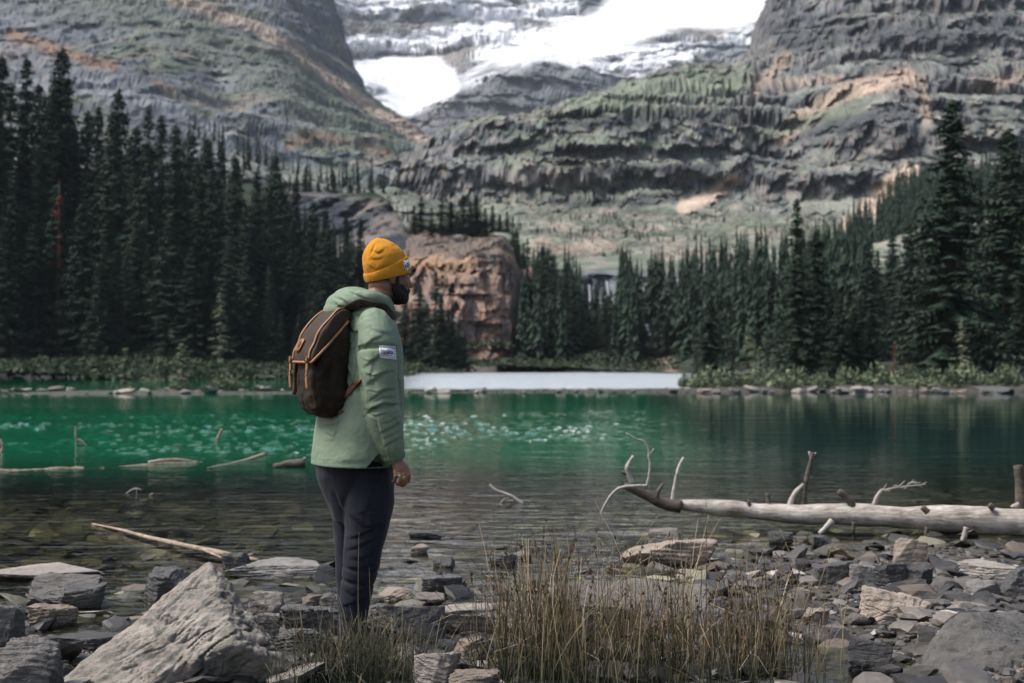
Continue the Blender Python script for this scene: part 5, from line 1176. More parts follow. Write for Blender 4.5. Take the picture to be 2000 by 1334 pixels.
def fuse(parts, voxel, smooth=2):
    """one continuous skin over overlapping volumes"""
    V = []; Fq = []; o_ = 0
    for v, f in parts:
        V.append(v); Fq += [tuple(int(i)+o_ for i in t) for t in f]; o_ += len(v)
    me = mesh_of("fuse", np.vstack(V), Fq)
    bm = bmesh.new(); bm.from_mesh(me); bmesh.ops.recalc_face_normals(bm, faces=bm.faces); bm.to_mesh(me); bm.free()
    o = bpy.data.objects.new("fuse", me); COL.objects.link(o)
    md = o.modifiers.new("r", 'REMESH'); md.mode = 'VOXEL'; md.voxel_size = voxel; md.use_smooth_shade = True
    ev = o.evaluated_get(bpy.context.evaluated_depsgraph_get()); m2 = bpy.data.meshes.new_from_object(ev)
    bpy.data.objects.remove(o); bpy.data.meshes.remove(me)
    n_ = len(m2.vertices); W = np.empty(n_*3, np.float32); m2.vertices.foreach_get("co", W); W = W.reshape(-1, 3).astype(float)
    E = np.empty(len(m2.edges)*2, np.int32); m2.edges.foreach_get("vertices", E); E = E.reshape(-1, 2)
    deg = np.bincount(E.ravel(), minlength=n_)[:, None]
    for _ in range(smooth):
        S = np.zeros_like(W); np.add.at(S, E[:, 0], W[E[:, 1]]); np.add.at(S, E[:, 1], W[E[:, 0]]); W = .45*W+.55*S/deg
    m2.vertices.foreach_set("co", W.astype(np.float32).ravel()); m2.update()
    return m2
def co(me):
    V = np.empty(len(me.vertices)*3, np.float32); me.vertices.foreach_get("co", V); return V.reshape(-1, 3).astype(float)
def nrm(me):
    V = np.empty(len(me.vertices)*3, np.float32); me.vertices.foreach_get("normal", V); return V.reshape(-1, 3).astype(float)
def put(me, V):
    me.vertices.foreach_set("co", V.astype(np.float32).ravel()); me.update()
    me.polygons.foreach_set("use_smooth", np.ones(len(me.polygons), bool))
def crease(V, Nn, folds, ymax=9, ymin=0):
    px, py = pix(V); view = V-np.array([0, 0, H]); view /= np.linalg.norm(view, axis=1, keepdims=True)
    face = sstep(.1, -.25, (Nn*view).sum(1))*(V[:, 1] < ymax)*(V[:, 1] > ymin); d = np.zeros(len(V))
    PP2 = np.stack([px, py], -1)
    for pts, w, dep in folds:
        best = np.full(len(V), 1e9); sg = np.zeros(len(V))
        for a_, b_ in zip(pts[:-1], pts[1:]):
            a_ = np.array(a_, float); e_ = np.array(b_, float)-a_; w_ = PP2-a_; t = np.clip((w_@e_)/(e_@e_), 0, 1); q_ = w_-t[:, None]*e_
            d2 = np.sqrt((q_**2).sum(1)); cr = e_[0]*w_[:, 1]-e_[1]*w_[:, 0]; cr = cr*(1 if e_[0] > 0 else -1)
            sg = np.where(d2 < best, -np.sign(cr), sg); best = np.minimum(best, d2)
        s_ = best*sg/w; Hs = 1/(1+np.exp(np.clip(-s_/.16, -40, 40)))
        # fade towards the ends of the fold
        P0, P1 = np.array(pts[0]), np.array(pts[-1]); L_ = np.linalg.norm(P1-P0)+1; t = ((PP2-P0)@(P1-P0))/L_**2
        en = sstep(-.12, .3, t)*sstep(1.12, .7, t)
        d += dep*en*(.62*Hs*np.exp(-(s_/1.9)**2)-.62*(1-Hs)*np.exp(-(s_/1.1)**2))
    return d*face
man = tag(empty("person", at(690, 1262, DM)), "man in yellow beanie, sage green jacket and dark trousers looking over the lake", "person")
ML = np.array(man.location)
def kid(name, me, mat, parent=None, label=None):
    o = obj(name, me, mat, parent or man); o["_w"] = 1
    o.matrix_parent_inverse = Matrix.Translation(-Vector(ML)) if parent is None else Matrix.Identity(4)
    if label: o["label"] = label
    return o

# cloth and skin
def cloth(name, col, weave=900, rough=.8, sheen=.15, var=.12, bd=.0012, spec=.25):
    m, n, b = new_mat(name); oc = objc(n); n1 = noise_node(n, 9, 5, .6, oc); n2 = noise_node(n, weave, 2, .5, oc); n3 = noise_node(n, 70, 4, .6, oc)
    c = mixrgb(n, n1.outputs[0], tuple(x*(1-var) for x in col), tuple(x*(1+var) for x in col)); n.links.new(c, b.inputs["Base Color"])
    b.inputs["Roughness"].default_value = rough; b.inputs["Specular IOR Level"].default_value = spec; b.inputs["Sheen Weight"].default_value = sheen
    h = math_node(n, 'ADD', math_node(n, 'MULTIPLY', n2.outputs[0], .5), n3.outputs[0]); n.links.new(bump(n, h, .35, bd), b.inputs["Normal"]); return m
M_JACKET = cloth("sage_cotton", (.182, .242, .163), rough=.62, spec=.3, sheen=.03); M_JDARK = cloth("jacket_lining", (.03, .036, .033)); M_CUFF = cloth("cuff_fabric", (.15, .20, .145))
M_TROU = cloth("navy_trouser_cloth", (.012, .0145, .022), rough=.75, sheen=.05); M_BEANIE = cloth("mustard_knit", (.64, .275, .022), weave=400, rough=.95, sheen=.12, var=.1)
M_CANVAS = cloth("waxed_canvas", (.025, .017, .011), weave=500, rough=.7, var=.45, sheen=.0, spec=.18); M_FLAPC = cloth("worn_waxed_canvas", (.048, .033, .022), weave=500, rough=.68, var=.45, sheen=.0, spec=.2)
M_LEATHER = plain("tan_leather", (.33, .145, .065), .5, .3, 40, .3, .001, .4); M_LEATHERD = plain("dark_leather", (.13, .05, .025), .5, .3, 40, .3, .001, .4)
M_METAL = plain("aged_brass", (.16, .12, .08), .4, .2, 60, 0); M_METAL.node_tree.nodes["Principled BSDF"].inputs["Metallic"].default_value = .8
M_BOOT = plain("dark_boot_leather", (.018, .016, .015), .6, .3, 30, .3, .002); M_SOLE = plain("boot_rubber", (.012, .012, .012), .8)
M_WHITE = plain("white_twill", (.78, .78, .80), .8, .04, 200, .1, .0005); M_BLACK = plain("black_thread", (.01, .01, .012), .8, .1, 100, 0)
M_HAIR = plain("black_hair", (.017, .013, .011), .55, .5, 220, .8, .004, .3)
m, n, b = new_mat("brown_skin"); oc = objc(n); n1 = noise_node(n, 14, 5, .6, oc); n2 = noise_node(n, 300, 3, .6, oc)
n.links.new(mixrgb(n, n1.outputs[0], (.21, .095, .058), (.30, .15, .098)), b.inputs["Base Color"]); b.inputs["Roughness"].default_value = .5; b.inputs["Subsurface Weight"].default_value = .08; b.inputs["Subsurface Radius"].default_value = (.01, .004, .002); b.inputs["Subsurface Scale"].default_value = .3
n.links.new(bump(n, n2.outputs[0], .25, .0008), b.inputs["Normal"]); M_SKIN = m

# --- head frame
HY = math.radians(27); hp = math.radians(-4)
hf = np.array([math.cos(HY), math.sin(HY), 0]); hl = np.array([-math.sin(HY), math.cos(HY), 0])
hfw = hf*math.cos(hp)+UP*math.sin(hp); hup = -hf*math.sin(hp)+UP*math.cos(hp)
HC = at(757, 531.5, 6.33); HM = np.stack([hfw, hl, hup], -1)
def hd(x, y, z): return HC+HM@np.array([x, y, z])
def hb_(c, r, sub=3): return ball(hd(*c), r, sub, HM)
S2 = (-1, 1)
head_parts = [hb_((-.002, 0, .028), (.089, .070, .096), 4), hb_((.026, 0, -.045), (.066, .060, .088)), hb_((.042, 0, -.092), (.046, .044, .036)), hb_((.074, 0, -.108), (.020, .022, .018)),
              hb_((.052, 0, -.015), (.044, .058, .050)), hb_((.082, 0, -.078), (.020, .028, .030))]
for s in S2:
    head_parts += tube([hd(.088, .006*s, .010), hd(.084, .030*s, .015), hd(.062, .054*s, .008)], [.011, .013, .010], 10)
    head_parts += [hb_((.066, .036*s, -.042), (.028, .022, .024)), hb_((.098, .012*s, -.055), (.011, .008, .008), 2), hb_((.0, .067*s, -.026), (.018, .010, .028)), hb_((-.004, .073*s, -.030), (.016, .007, .018)), hb_((.006, .069*s, -.048), (.010, .007, .010), 2)]
head_parts += tube([hd(.089, 0, .006), hd(.100, 0, -.025), hd(.112, 0, -.050)], [.009, .0105, .0125], 10)
head_parts += tube([hd(.094, -.020, -.086), hd(.101, 0, -.083), hd(.094, .020, -.086)], [.005, .0075, .005], 10)+tube([hd(.092, -.018, -.095), hd(.098, 0, -.096), hd(.092, .018, -.095)], [.005, .008, .005], 10)
nk = at(722, 612, 6.35)
head_parts += tube([hd(-.022, 0, -.050), hd(-.030, 0, -.110), nk, nk+np.array([-.02, 0, -.10])], [.060, .058, .066, .090], 24)
# torso, arms and legs under the clothes, so that the figure is one body
tc = at(714, 760, DM)
head_parts += tube([at(716, 650, DM), at(712, 760, DM), at(696, 880, DM), at(692, 930, DM)], [.085, .09, .09, .085], 20)
sR = [at(735, 632, 6.17), at(744, 790, 6.14), at(771, 893, 6.155)]; sL = [at(690, 632, 6.55), at(696, 790, 6.58), at(745, 880, 6.56)]
for sh in (sR, sL): head_parts += tube([at(716, 640, DM), sh[0], sh[1], sh[2]], [.05, .040, .036, .027], 16)
LEG_R = [(714, 925, 6.28), (714, 1040, 6.27), (690, 1185, 6.28), (684, 1240, 6.28)]; LEG_L = [(676, 925, 6.44), (685, 1040, 6.45), (686, 1185, 6.46), (688, 1240, 6.46)]
for lg in (LEG_R, LEG_L): head_parts += tube([at(*q) for q in lg], [.055, .045, .034, .032], 16)
body_parts = head_parts
# right hand, loosely closed
def hpx(x, y, d): return at(x, y, d)
wr = hpx(772, 894, 6.155)
hand = tube([wr, hpx(777, 905, 6.152), hpx(782, 917, 6.150)], [.026, .028, .030], 14)
hand += [ball(hpx(784, 915, 6.150), (.028, .016, .030), 3), ball(hpx(776, 916, 6.155), (.022, .015, .030), 3)]
for pts, r in [([(794, 914, 6.150), (798, 927, 6.138), (797, 939, 6.150), (791, 943, 6.172)], .0105), ([(787, 919, 6.140), (791, 933, 6.126), (790, 946, 6.142), (784, 948, 6.166)], .0108),
               ([(780, 920, 6.138), (782, 934, 6.124), (781, 945, 6.140), (776, 946, 6.164)], .0102), ([(772, 918, 6.142), (772, 930, 6.130), (771, 939, 6.144), (767, 940, 6.166)], .0090)]:
    hand += tube([hpx(*q) for q in pts], [r*1.08, r, r*.92, r*.8], 10, 3)
hand += tube([hpx(782, 903, 6.17), hpx(794, 914, 6.19), hpx(797, 926, 6.195), hpx(793, 936, 6.19)], [.014, .0125, .011, .009], 10, 3)
lh = at(752, 905, 6.55)
hand += tube([sL[2], lh, lh+np.array([.01, 0, -.06])], [.026, .03, .02], 12)
body_me = fuse(body_parts+hand, .0036, 1)
V = co(body_me); V = V+nrm(body_me)*(.0006*fbm(V*220, 2))[:, None]; put(body_me, V)
kid("body", body_me, M_SKIN)
m_eye = plain("eye_white", (.55, .53, .5), .2, .05, 50, 0, spec=.5); m_iris = plain("dark_iris", (.02, .012, .008), .15, .1, 50, 0, spec=.5)
for s in S2:
    V, T = hb_((.0795, .031*s, -.010), (.0115, .0115, .0105)); e = kid("eye", mesh_of("eye", V, T), m_eye)
    V, T = ball(hd(.0885, .032*s, -.010), (.0045,)*3, 2); i_ = obj("iris", mesh_of("iris", V, T), m_iris, e)
    V, T = limb_geo([hd(.096, .012*s, .013), hd(.094, .032*s, .020), hd(.078, .052*s, .014)], [.004, .006, .003], 8, 3, 4, .2); kid("eyebrow", mesh_of("eyebrow", V, T), M_HAIR)
    V, T = limb_geo([hd(.088, .018*s, -.003), hd(.0925, .031*s, -.001), hd(.083, .045*s, -.006)], [.0018, .003, .0018], 7, 3, 4, .1); kid("eyelid", mesh_of("eyelid", V, T), M_SKIN)
# beard with moustache and sideburns
bp_ = [hb_((.056, 0, -.112), (.050, .050, .028)), hb_((.078, 0, -.108), (.028, .032, .026)), hb_((.038, 0, -.110), (.048, .054, .026))]
for s in S2:
    bp_ += tube([hd(.022, .064*s, .012), hd(.018, .064*s, -.030), hd(.022, .060*s, -.075), hd(.052, .046*s, -.105), hd(.080, .014*s, -.115)], [.009, .013, .019, .024, .022], 12)
    bp_ += tube([hd(.045, .055*s, -.066), hd(.068, .043*s, -.080), hd(.083, .028*s, -.094)], [.014, .015, .014], 10)
    bp_ += tube([hd(.104, .003*s, -.070), hd(.098, .018*s, -.076), hd(.086, .030*s, -.092)], [.007, .0085, .008], 10)
bme = fuse(bp_, .0032, 1); V = co(bme); V = V+nrm(bme)*(.0035*fbm(V*160, 3)+.002*fbm(V*400, 2))[:, None]; put(bme, V); kid("beard", bme, M_HAIR)
cur = [hd(.100, -.030, .018), hd(.112, -.026, .026), hd(.119, -.020, .018), hd(.114, -.018, .008)]
hairs = []
for k in range(9):
    rs = np.random.RandomState(k); hairs.append(limb_geo([q+rs.normal(size=3)*.004 for q in cur], [.0016, .0014, .0012, .0006], 5, k, 5, 0))
o_ = 0; Vh = []; Fh = []
for v, f in hairs: Vh.append(v); Fh += [tuple(int(i)+o_ for i in t) for t in f]; o_ += len(v)
kid("forelock", mesh_of("forelock", np.vstack(Vh), Fh), M_HAIR)

# --- beanie: ribbed crown and turned-up cuff
tl = math.radians(17); bw = hup*math.cos(tl)-hfw*math.sin(tl); bu = hfw*math.cos(tl)+hup*math.sin(tl)
PXM = 6.33/F; BC = at(758.5, 541, 6.33)
def knit(rings, nphi=336, ribs=84, amp=.0009, lat=.78):
    a = np.arange(nphi)*2*math.pi/nphi; V = []
    for t, ru, ou in rings:
        ru, ou, tt = ru*PXM*.905, ou*PXM*.95, (t(a) if callable(t) else np.full(nphi, t))*PXM
        r = 1+amp/max(ru, .01)*np.abs(np.cos(ribs*a/2))*min(1, ru/.06)*2
        k = .90; ca = np.sign(np.cos(a))*np.abs(np.cos(a))**k; sa = np.sign(np.sin(a))*np.abs(np.sin(a))**k
        V.append(BC+(ou+ru*r*ca)[:, None]*bu+(ru*lat*r*sa)[:, None]*hl+tt[:, None]*bw)
    return np.vstack(V), nphi, len(rings)
ctl = np.array([(2, 47, 0), (10, 48, 0), (22, 48.5, -.5), (34, 47.6, -1.5), (44, 44.5, -2.5), (52, 40, -3.5), (60, 33.5, -4.5), (67, 25.5, -5.5), (73, 17, -6), (77, 9.5, -6.5), (79, 3.5, -7), (79.4, .3, -7)])
tt = np.linspace(0, len(ctl)-1, 70); idx = np.arange(len(ctl))
V, nphi, nr_ = knit([tuple(np.interp(t, idx, ctl[:, k]) for k in range(3)) for t in tt])
me = mesh_of("crown", V, grid_faces(nphi, nr_, True)); Nn = nrm(me)
V = V+Nn*(crease(V, Nn, [([(729, 489), (738, 494), (748, 489)], 4, .006), ([(722, 498), (729, 506), (745, 504)], 3.2, .0035), ([(733, 474), (727, 486), (722, 496)], 3.5, .0035), ([(716, 515), (735, 527), (765, 515)], 5, .004)])+.0022*fbm(V*22+3, 3))[:, None]
put(me, V); beanie = empty("beanie", (0, 0, 0)); beanie.parent = man; beanie.matrix_parent_inverse = Matrix.Translation(-Vector(ML)); beanie["label"] = "mustard yellow ribbed beanie"
obj("crown", me, M_BEANIE, beanie)
def edge(f): return lambda a: f(np.cos(a))
rc = []
for q in np.linspace(0, 1, 16):
    rad = 49.4+2.0*math.sin(math.pi*min(1, q*1.02))**.6
    rc.append(((lambda q_: (lambda a: -1.5+q_*(25+8.5*np.cos(a)-1.5*np.sin(2*a))))(q), rad, -1.0*q))
rc.append((lambda a: -1.5+1.0*(24.4+8.5*np.cos(a)-1.5*np.sin(2*a)), 47.2, -1.0))
rc = [(lambda a: -.5, 47.0, 0)] + rc
rc = [((lambda f: (lambda a: f(a)+0*a))(t), r, o2) for t, r, o2 in rc]
V, nphi, nr_ = knit(rc, amp=.0012); me = mesh_of("cuff", V, grid_faces(nphi, nr_, True)); V = V+nrm(me)*(.0014*fbm(V*18, 2))[:, None]; put(me, V); cuffb = obj("cuff", me, M_BEANIE, beanie)

# --- jacket
def ringpx(py, c, half, hr, D=DM, tilt=0.0):
    hx = half/F*D; hfv = math.sqrt(max(.0004, hx*hx-(hr*math.sin(YAW))**2))/math.cos(YAW)
    return (at(c, py, D), FW*hfv+UP*tilt, RT*hr)
tors = [ringpx(907, 694, 88, .265), ringpx(890, 695, 88, .26), ringpx(850, 700, 87, .25), ringpx(800, 706, 82, .24), ringpx(750, 714, 75, .235), ringpx(700, 718, 70, .235), ringpx(665, 718, 66, .23), ringpx(640, 716, 61, .215), ringpx(622, 714, 56, .185), ringpx(606, 712, 49, .14), ringpx(590, 716, 42, .095), ringpx(578, 719, 37, .075)]
jp = [loft(tors, 44, 2.3)]
ARM = [(732, 634, 6.185), (737, 668, 6.150), (737, 710, 6.135), (740, 760, 6.130), (747, 802, 6.132), (757, 842, 6.140), (766, 874, 6.148), (769, 890, 6.152)]; AR = [34, 38, 38.5, 36.5, 34, 31, 26.5, 20]
jp += tube([at(*q) for q in ARM], [r/F*6.14 for r in AR], 22)
jp += tube([at(716, 628, DM), at(726, 628, 6.25)], [.075, .075], 18)
ARML = [(690, 634, 6.53), (690, 700, 6.57), (694, 770, 6.58), (715, 840, 6.57), (742, 880, 6.56)]
jp += tube([at(*q) for q in ARML], [.078, .085, .08, .068, .05], 18)
# hood lying on the shoulders
hw = RT*.13
jp += [ball(at(672, 592, 6.33), (.075, .135, .050), 3, np.stack([FW, RT, UP], -1)), ball(at(690, 580, 6.34), (.085, .12, .045), 3, np.stack([FW, RT, UP], -1)), ball(at(654, 606, 6.325), (.045, .11, .045), 3, np.stack([FW, RT, UP], -1))]
for s in (-1, 1): jp += tube([at(690, 582, 6.34)+RT*.10*s, at(712, 584, 6.34)+RT*.105*s, at(738, 592, 6.345)+RT*.085*s, at(752, 606, 6.345)+RT*.07*s], [.035, .036, .032, .024], 12)
jme = fuse(jp, .0042, 4)
V = co(jme); Nn = nrm(jme)
arm_f = [([(748, 655), (728, 664), (706, 684)], 6, .010), ([(768, 684), (742, 694), (712, 716)], 7, .012), ([(772, 722), (750, 728), (716, 752)], 7, .011), ([(700, 716), (712, 742), (716, 775)], 6, .008), ([(772, 758), (748, 764), (722, 782)], 6, .011),
         ([(776, 790), (750, 788), (728, 797), (712, 812)], 5, .016), ([(772, 775), (745, 776), (730, 785)], 4, .008), ([(784, 824), (766, 834), (742, 846)], 6, .010), ([(786, 852), (768, 862), (750, 872)], 5, .009), ([(736, 812), (744, 846), (752, 880)], 6, .009), ([(760, 800), (776, 830)], 5, .006),
         ([(722, 640), (744, 650), (764, 652)], 7, .006), ([(728, 690), (726, 730), (738, 770)], 6, .006), ([(762, 872), (765, 886)], 3, .005), ([(776, 868), (778, 884)], 3, .005), ([(752, 872), (755, 886)], 3, .005)]
arm_f += [([(706, 700), (722, 706), (740, 702)], 3, .005), ([(712, 728), (730, 734), (752, 726)], 3, .005), ([(720, 762), (738, 766), (756, 758)], 3, .005), ([(760, 706), (768, 730), (764, 752)], 3.5, .004), ([(718, 806), (734, 812), (756, 806)], 3, .006), ([(744, 826), (760, 824), (778, 812)], 3, .005), ([(750, 856), (764, 850), (780, 842)], 3, .005), ([(704, 664), (716, 680), (720, 706)], 4, .005)]
tor_f = [([(660, 760), (676, 770), (690, 768)], 3.5, .005), ([(676, 800), (690, 812), (700, 832)], 4, .006), ([(630, 842), (650, 852), (676, 850)], 4, .004), ([(716, 840), (724, 860), (734, 870)], 3.5, .006), ([(676, 650), (684, 668), (684, 690)], 3.5, .006), ([(660, 664), (668, 680), (680, 690)], 4, .005), ([(690, 610), (704, 616), (716, 612)], 3.5, .005), ([(655, 600), (668, 596), (684, 602)], 3, .006), ([(735, 611), (708, 624), (697, 650), (694, 680), (699, 715)], 3, .005), ([(676, 622), (690, 648), (690, 684)], 7, .010), ([(664, 640), (674, 690), (690, 716)], 8, .010), ([(668, 690), (686, 736), (694, 788)], 8, .012), ([(672, 740), (692, 774), (708, 800)], 6, .010),
         ([(694, 796), (714, 830), (738, 882)], 8, .014), ([(648, 828), (690, 846), (724, 890)], 7, .010), ([(624, 834), (660, 826), (704, 818)], 8, .007), ([(640, 860), (680, 858), (716, 872)], 9, .006), ([(690, 824), (700, 860), (706, 892)], 7, .007), ([(655, 800), (668, 820), (664, 850)], 8, .006),
         ([(612, 897), (660, 899), (716, 902)], 1.6, .0022), ([(789, 690), (780, 740), (786, 800)], 6, .006), ([(650, 578), (668, 584), (690, 600), (720, 600)], 6, .010), ([(654, 590), (675, 604), (700, 592)], 5, .009), ([(668, 566), (690, 572), (722, 586)], 5, .006)]
d = .72*crease(V, Nn, arm_f, 6.26)+crease(V, Nn, tor_f, 9, 6.16)
Rv = V@np.stack([FW, RT, UP], -1)
wv = .05*fbm(V*5+2, 2)
gen = .0035*fbm(V*6, 2)+.0035*noise3(np.stack([(Rv[:, 0]-wv)*10+4, Rv[:, 1]*8, (Rv[:, 2]-.7*Rv[:, 0])*10], -1))+.0016*ridged(np.stack([(Rv[:, 0]+wv)*8, Rv[:, 1]*7, (Rv[:, 2]+.9*Rv[:, 0])*11], -1), 2)+.0008*fbm(V*50, 2)
py_ = pix(V)[1]
V = V+Nn*(d+gen*sstep(908, 896, py_))[:, None]
# side slit at the hem
px_, py_ = pix(V); slit = (py_ > 886+np.abs(px_-740)*1.25)*(np.abs(px_-738) < 20)*(Nn[:, 1] < -.2)*(V[:, 1] < 6.3)*(V[:, 1] > 6.05)
V[slit > 0] = V[slit > 0]-RT*.07
put(jme, V); jacket = kid("jacket", jme, M_JACKET, None, "sage green hooded cotton jacket")
jacket["label"] = "sage green hooded cotton jacket"
dg = BVHTree.FromPolygons([tuple(v) for v in V], [tuple(p_.vertices) for p_ in jme.polygons])
def snap(p, off=.004):
    h_ = dg.find_nearest(Vector(p)); return np.array(h_[0])+np.array(h_[1])*off
def cast(px, py, off=.002):
    o_ = Vector((0, 0, H)); q = Vector(at(px, py, 6.0))-o_; h_ = dg.ray_cast(o_, q.normalized(), 20)
    return np.array(h_[0])+np.array(h_[1])*off if h_[0] is not None else at(px, py, 6.2)
# standing collar, open at the front
a = np.linspace(-2.75, 2.75, 50); rows_ = []
for q in np.linspace(0, 1, 7):
    r1, r2 = .078+.020*q, .072+.014*q; c = at(728, 602, 6.345)
    front = .5+.5*np.cos(a)
    P = c+np.outer(np.cos(a)*r1+.046*q*front**2, FW)+np.outer(np.sin(a)*r2, RT)+np.outer(-.012+.050*q-.060*front-.004*q*front, UP)
    rows_.append(P)
V = np.vstack(rows_); Nc = 50; ns_ = len(V)
Vi = []
for P in rows_: Vi.append(P-(P-(at(728, 602, 6.345)))*np.array([1, 1, 0])*.05)
me = mesh_of("collar", np.vstack([V, rows_[-1]-(rows_[-1]-at(728, 602, 6.345))*np.array([1, 1, 0])*.05]), np.vstack([grid_faces(Nc, 7), np.stack([np.arange(Nc-1)+6*Nc, np.arange(Nc-1)+6*Nc+1, np.arange(Nc-1)+7*Nc+1, np.arange(Nc-1)+7*Nc], -1)])); obj("collar", me, M_JACKET, jacket)
me = mesh_of("lining", np.vstack(Vi), grid_faces(Nc, 7)); obj("lining", me, M_JDARK, jacket)
# gathered elastic cuff
V = []; nph = 72
axv = np.array(at(770, 898, 6.153))-np.array(at(767, 880, 6.150)); axv /= np.linalg.norm(axv); e1 = np.cross(axv, [0, 1, 0]); e1 /= np.linalg.norm(e1); e2 = np.cross(axv, e1)
for k, q in enumerate(np.linspace(0, 1, 7)):
    an = np.arange(nph)*2*math.pi/nph; r = (.047-.004*q+.003*math.sin(q*math.pi))*(1+.055*np.sin(an*13+1.5*q)+.03*np.sin(an*7))
    V.append(at(768, 883, 6.151)+axv*(q*.034)+np.outer(np.cos(an)*r, e1)+np.outer(np.sin(an)*r*.9, e2))
V.append(at(768, 883, 6.151)+axv*.033+np.outer(np.cos(an)*.03, e1)+np.outer(np.sin(an)*.027, e2))
obj("cuff", mesh_of("cuff", np.vstack(V), grid_faces(nph, 8, True)), M_CUFF, jacket)
def band(name, path, wv, width, thick, mat, parent, snapping=True, off=.005, sub=5):
    """a strap: flat band following a path, its width along wv"""
    pts = np.array(path, float); t = np.arange(len(pts)); tt = np.linspace(0, len(pts)-1, (len(pts)-1)*sub+1)
    P = np.stack([interp_cols(t, pts[:, k], tt) for k in range(3)], -1) if len(pts) > 2 else np.stack([np.interp(tt, t, pts[:, k]) for k in range(3)], -1)
    wv = np.asarray(wv, float); tan = np.gradient(P, axis=0); tan /= np.linalg.norm(tan, axis=1, keepdims=True); W_ = wv-(tan@wv)[:, None]*tan; W_ /= np.linalg.norm(W_, axis=1, keepdims=True); Nb = np.cross(tan, W_)
    cols = []
    for s in (-1, -.4, .4, 1):
        q = P+W_*width*.5*s
        if snapping: q = np.array([snap(v, off) for v in q])
        cols.append(q)
    top = [c+Nb*0 for c in cols]; V = []; m_ = len(P)
    if snapping: ctr = np.array([np.array(dg.find_nearest(Vector(v))[1]) for v in P]); Nb = ctr
    for k in range(m_):
        for s, c in zip((-1, -.4, .4, 1), cols): V.append(c[k]+Nb[k]*thick*(1 if abs(s) < 1 else .6))
        for c in cols[::-1]: V.append(c[k]-Nb[k]*thick*.5)
    Fq = [tuple(f) for f in grid_faces(8, m_, True)]+[tuple(range(8))[::-1], tuple((m_-1)*8+q for q in range(8))]
    return obj(name, mesh_of(name, np.array(V), Fq), mat, parent)
# sleeve badge
def patch(name, corners, mat, parent, off, n_=(14, 12), rnd=.14, caster=cast):
    c = np.array(corners, float); V = []; Q = {}; Fq = []
    for j in range(n_[1]+1):
        for i in range(n_[0]+1):
            u, v = i/n_[0], j/n_[1]; p2 = c[0]*(1-u)*(1-v)+c[1]*u*(1-v)+c[2]*u*v+c[3]*(1-u)*v; V.append(caster(p2[0], p2[1], off))
    me_ = mesh_of(name, np.array(V), [f for f in map(tuple, grid_faces(n_[0]+1, n_[1]+1)) if f not in ()])
    o = obj(name, me_, mat, parent); md = o.modifiers.new("t", 'SOLIDIFY'); md.thickness = .0016; md.offset = 0; return o
def marks(name, quads, corners, mat, parent, off, caster=cast):
    """printed shapes: polygons in badge coordinates (0..1)"""
    c = np.array(corners, float); V = []; Fq = []
    for poly in quads:
        i = len(V)
        for u, v in poly:
            p2 = c[0]*(1-u)*(1-v)+c[1]*u*(1-v)+c[2]*u*v+c[3]*(1-u)*v; V.append(caster(p2[0], p2[1], off))
        Fq.append(tuple(range(i, i+len(poly))))
    return obj(name, mesh_of(name, np.array(V), Fq, smooth=False), mat, parent)
def text_polys(txt, x0, y0, w, h, bold=True):
    cu = bpy.data.curves.new("t", 'FONT'); cu.body = txt; cu.resolution_u = 3
    if bold: cu.offset = .02
    o = bpy.data.objects.new("t", cu); COL.objects.link(o); dgp = bpy.context.evaluated_depsgraph_get()
    me_ = bpy.data.meshes.new_from_object(o.evaluated_get(dgp)); v = co(me_); mn, mx = v.min(0), v.max(0); out = []
    for p_ in me_.polygons: out.append([(x0+(v[i, 0]-mn[0])/(mx[0]-mn[0])*w, y0+h-(v[i, 1]-mn[1])/(mx[1]-mn[1])*h) for i in p_.vertices])
    bpy.data.objects.remove(o); bpy.data.curves.remove(cu); return out
BC4 = [(740.5, 674), (771.5, 675.5), (773, 703), (741.5, 699)]
badge = patch("badge", BC4, M_WHITE, jacket, .0022); badge["label"] = "white sleeve badge lettered CANADA"
rs = np.random.RandomState(1); zz = []
for k in range(9):
    u = .10+k*.09
    zz += [[(u, .12), (u+.08, .12), (u+.04, .16+.03*(k % 2))], [(u, .90), (u+.08, .90), (u+.04, .86-.03*(k % 2))]]
for k in range(6):
    v = .14+k*.12; zz += [[(.08, v), (.08, v+.1), (.11+.02*(k % 2), v+.05)], [(.92, v), (.92, v+.1), (.89-.02*(k % 2), v+.05)]]
zz += [[(.50, .22), (.45, .33), (.55, .33)], [(.22, .68), (.78, .68), (.78, .70), (.22, .70)], [(.42, .73), (.58, .73), (.50, .82)], [(.28, .74), (.38, .74), (.38, .77), (.28, .77)], [(.62, .74), (.72, .74), (.72, .77), (.62, .77)]]
marks("lettering", text_polys("CANADA", .17, .37, .66, .26)+zz, BC4, M_BLACK, badge, .0042)
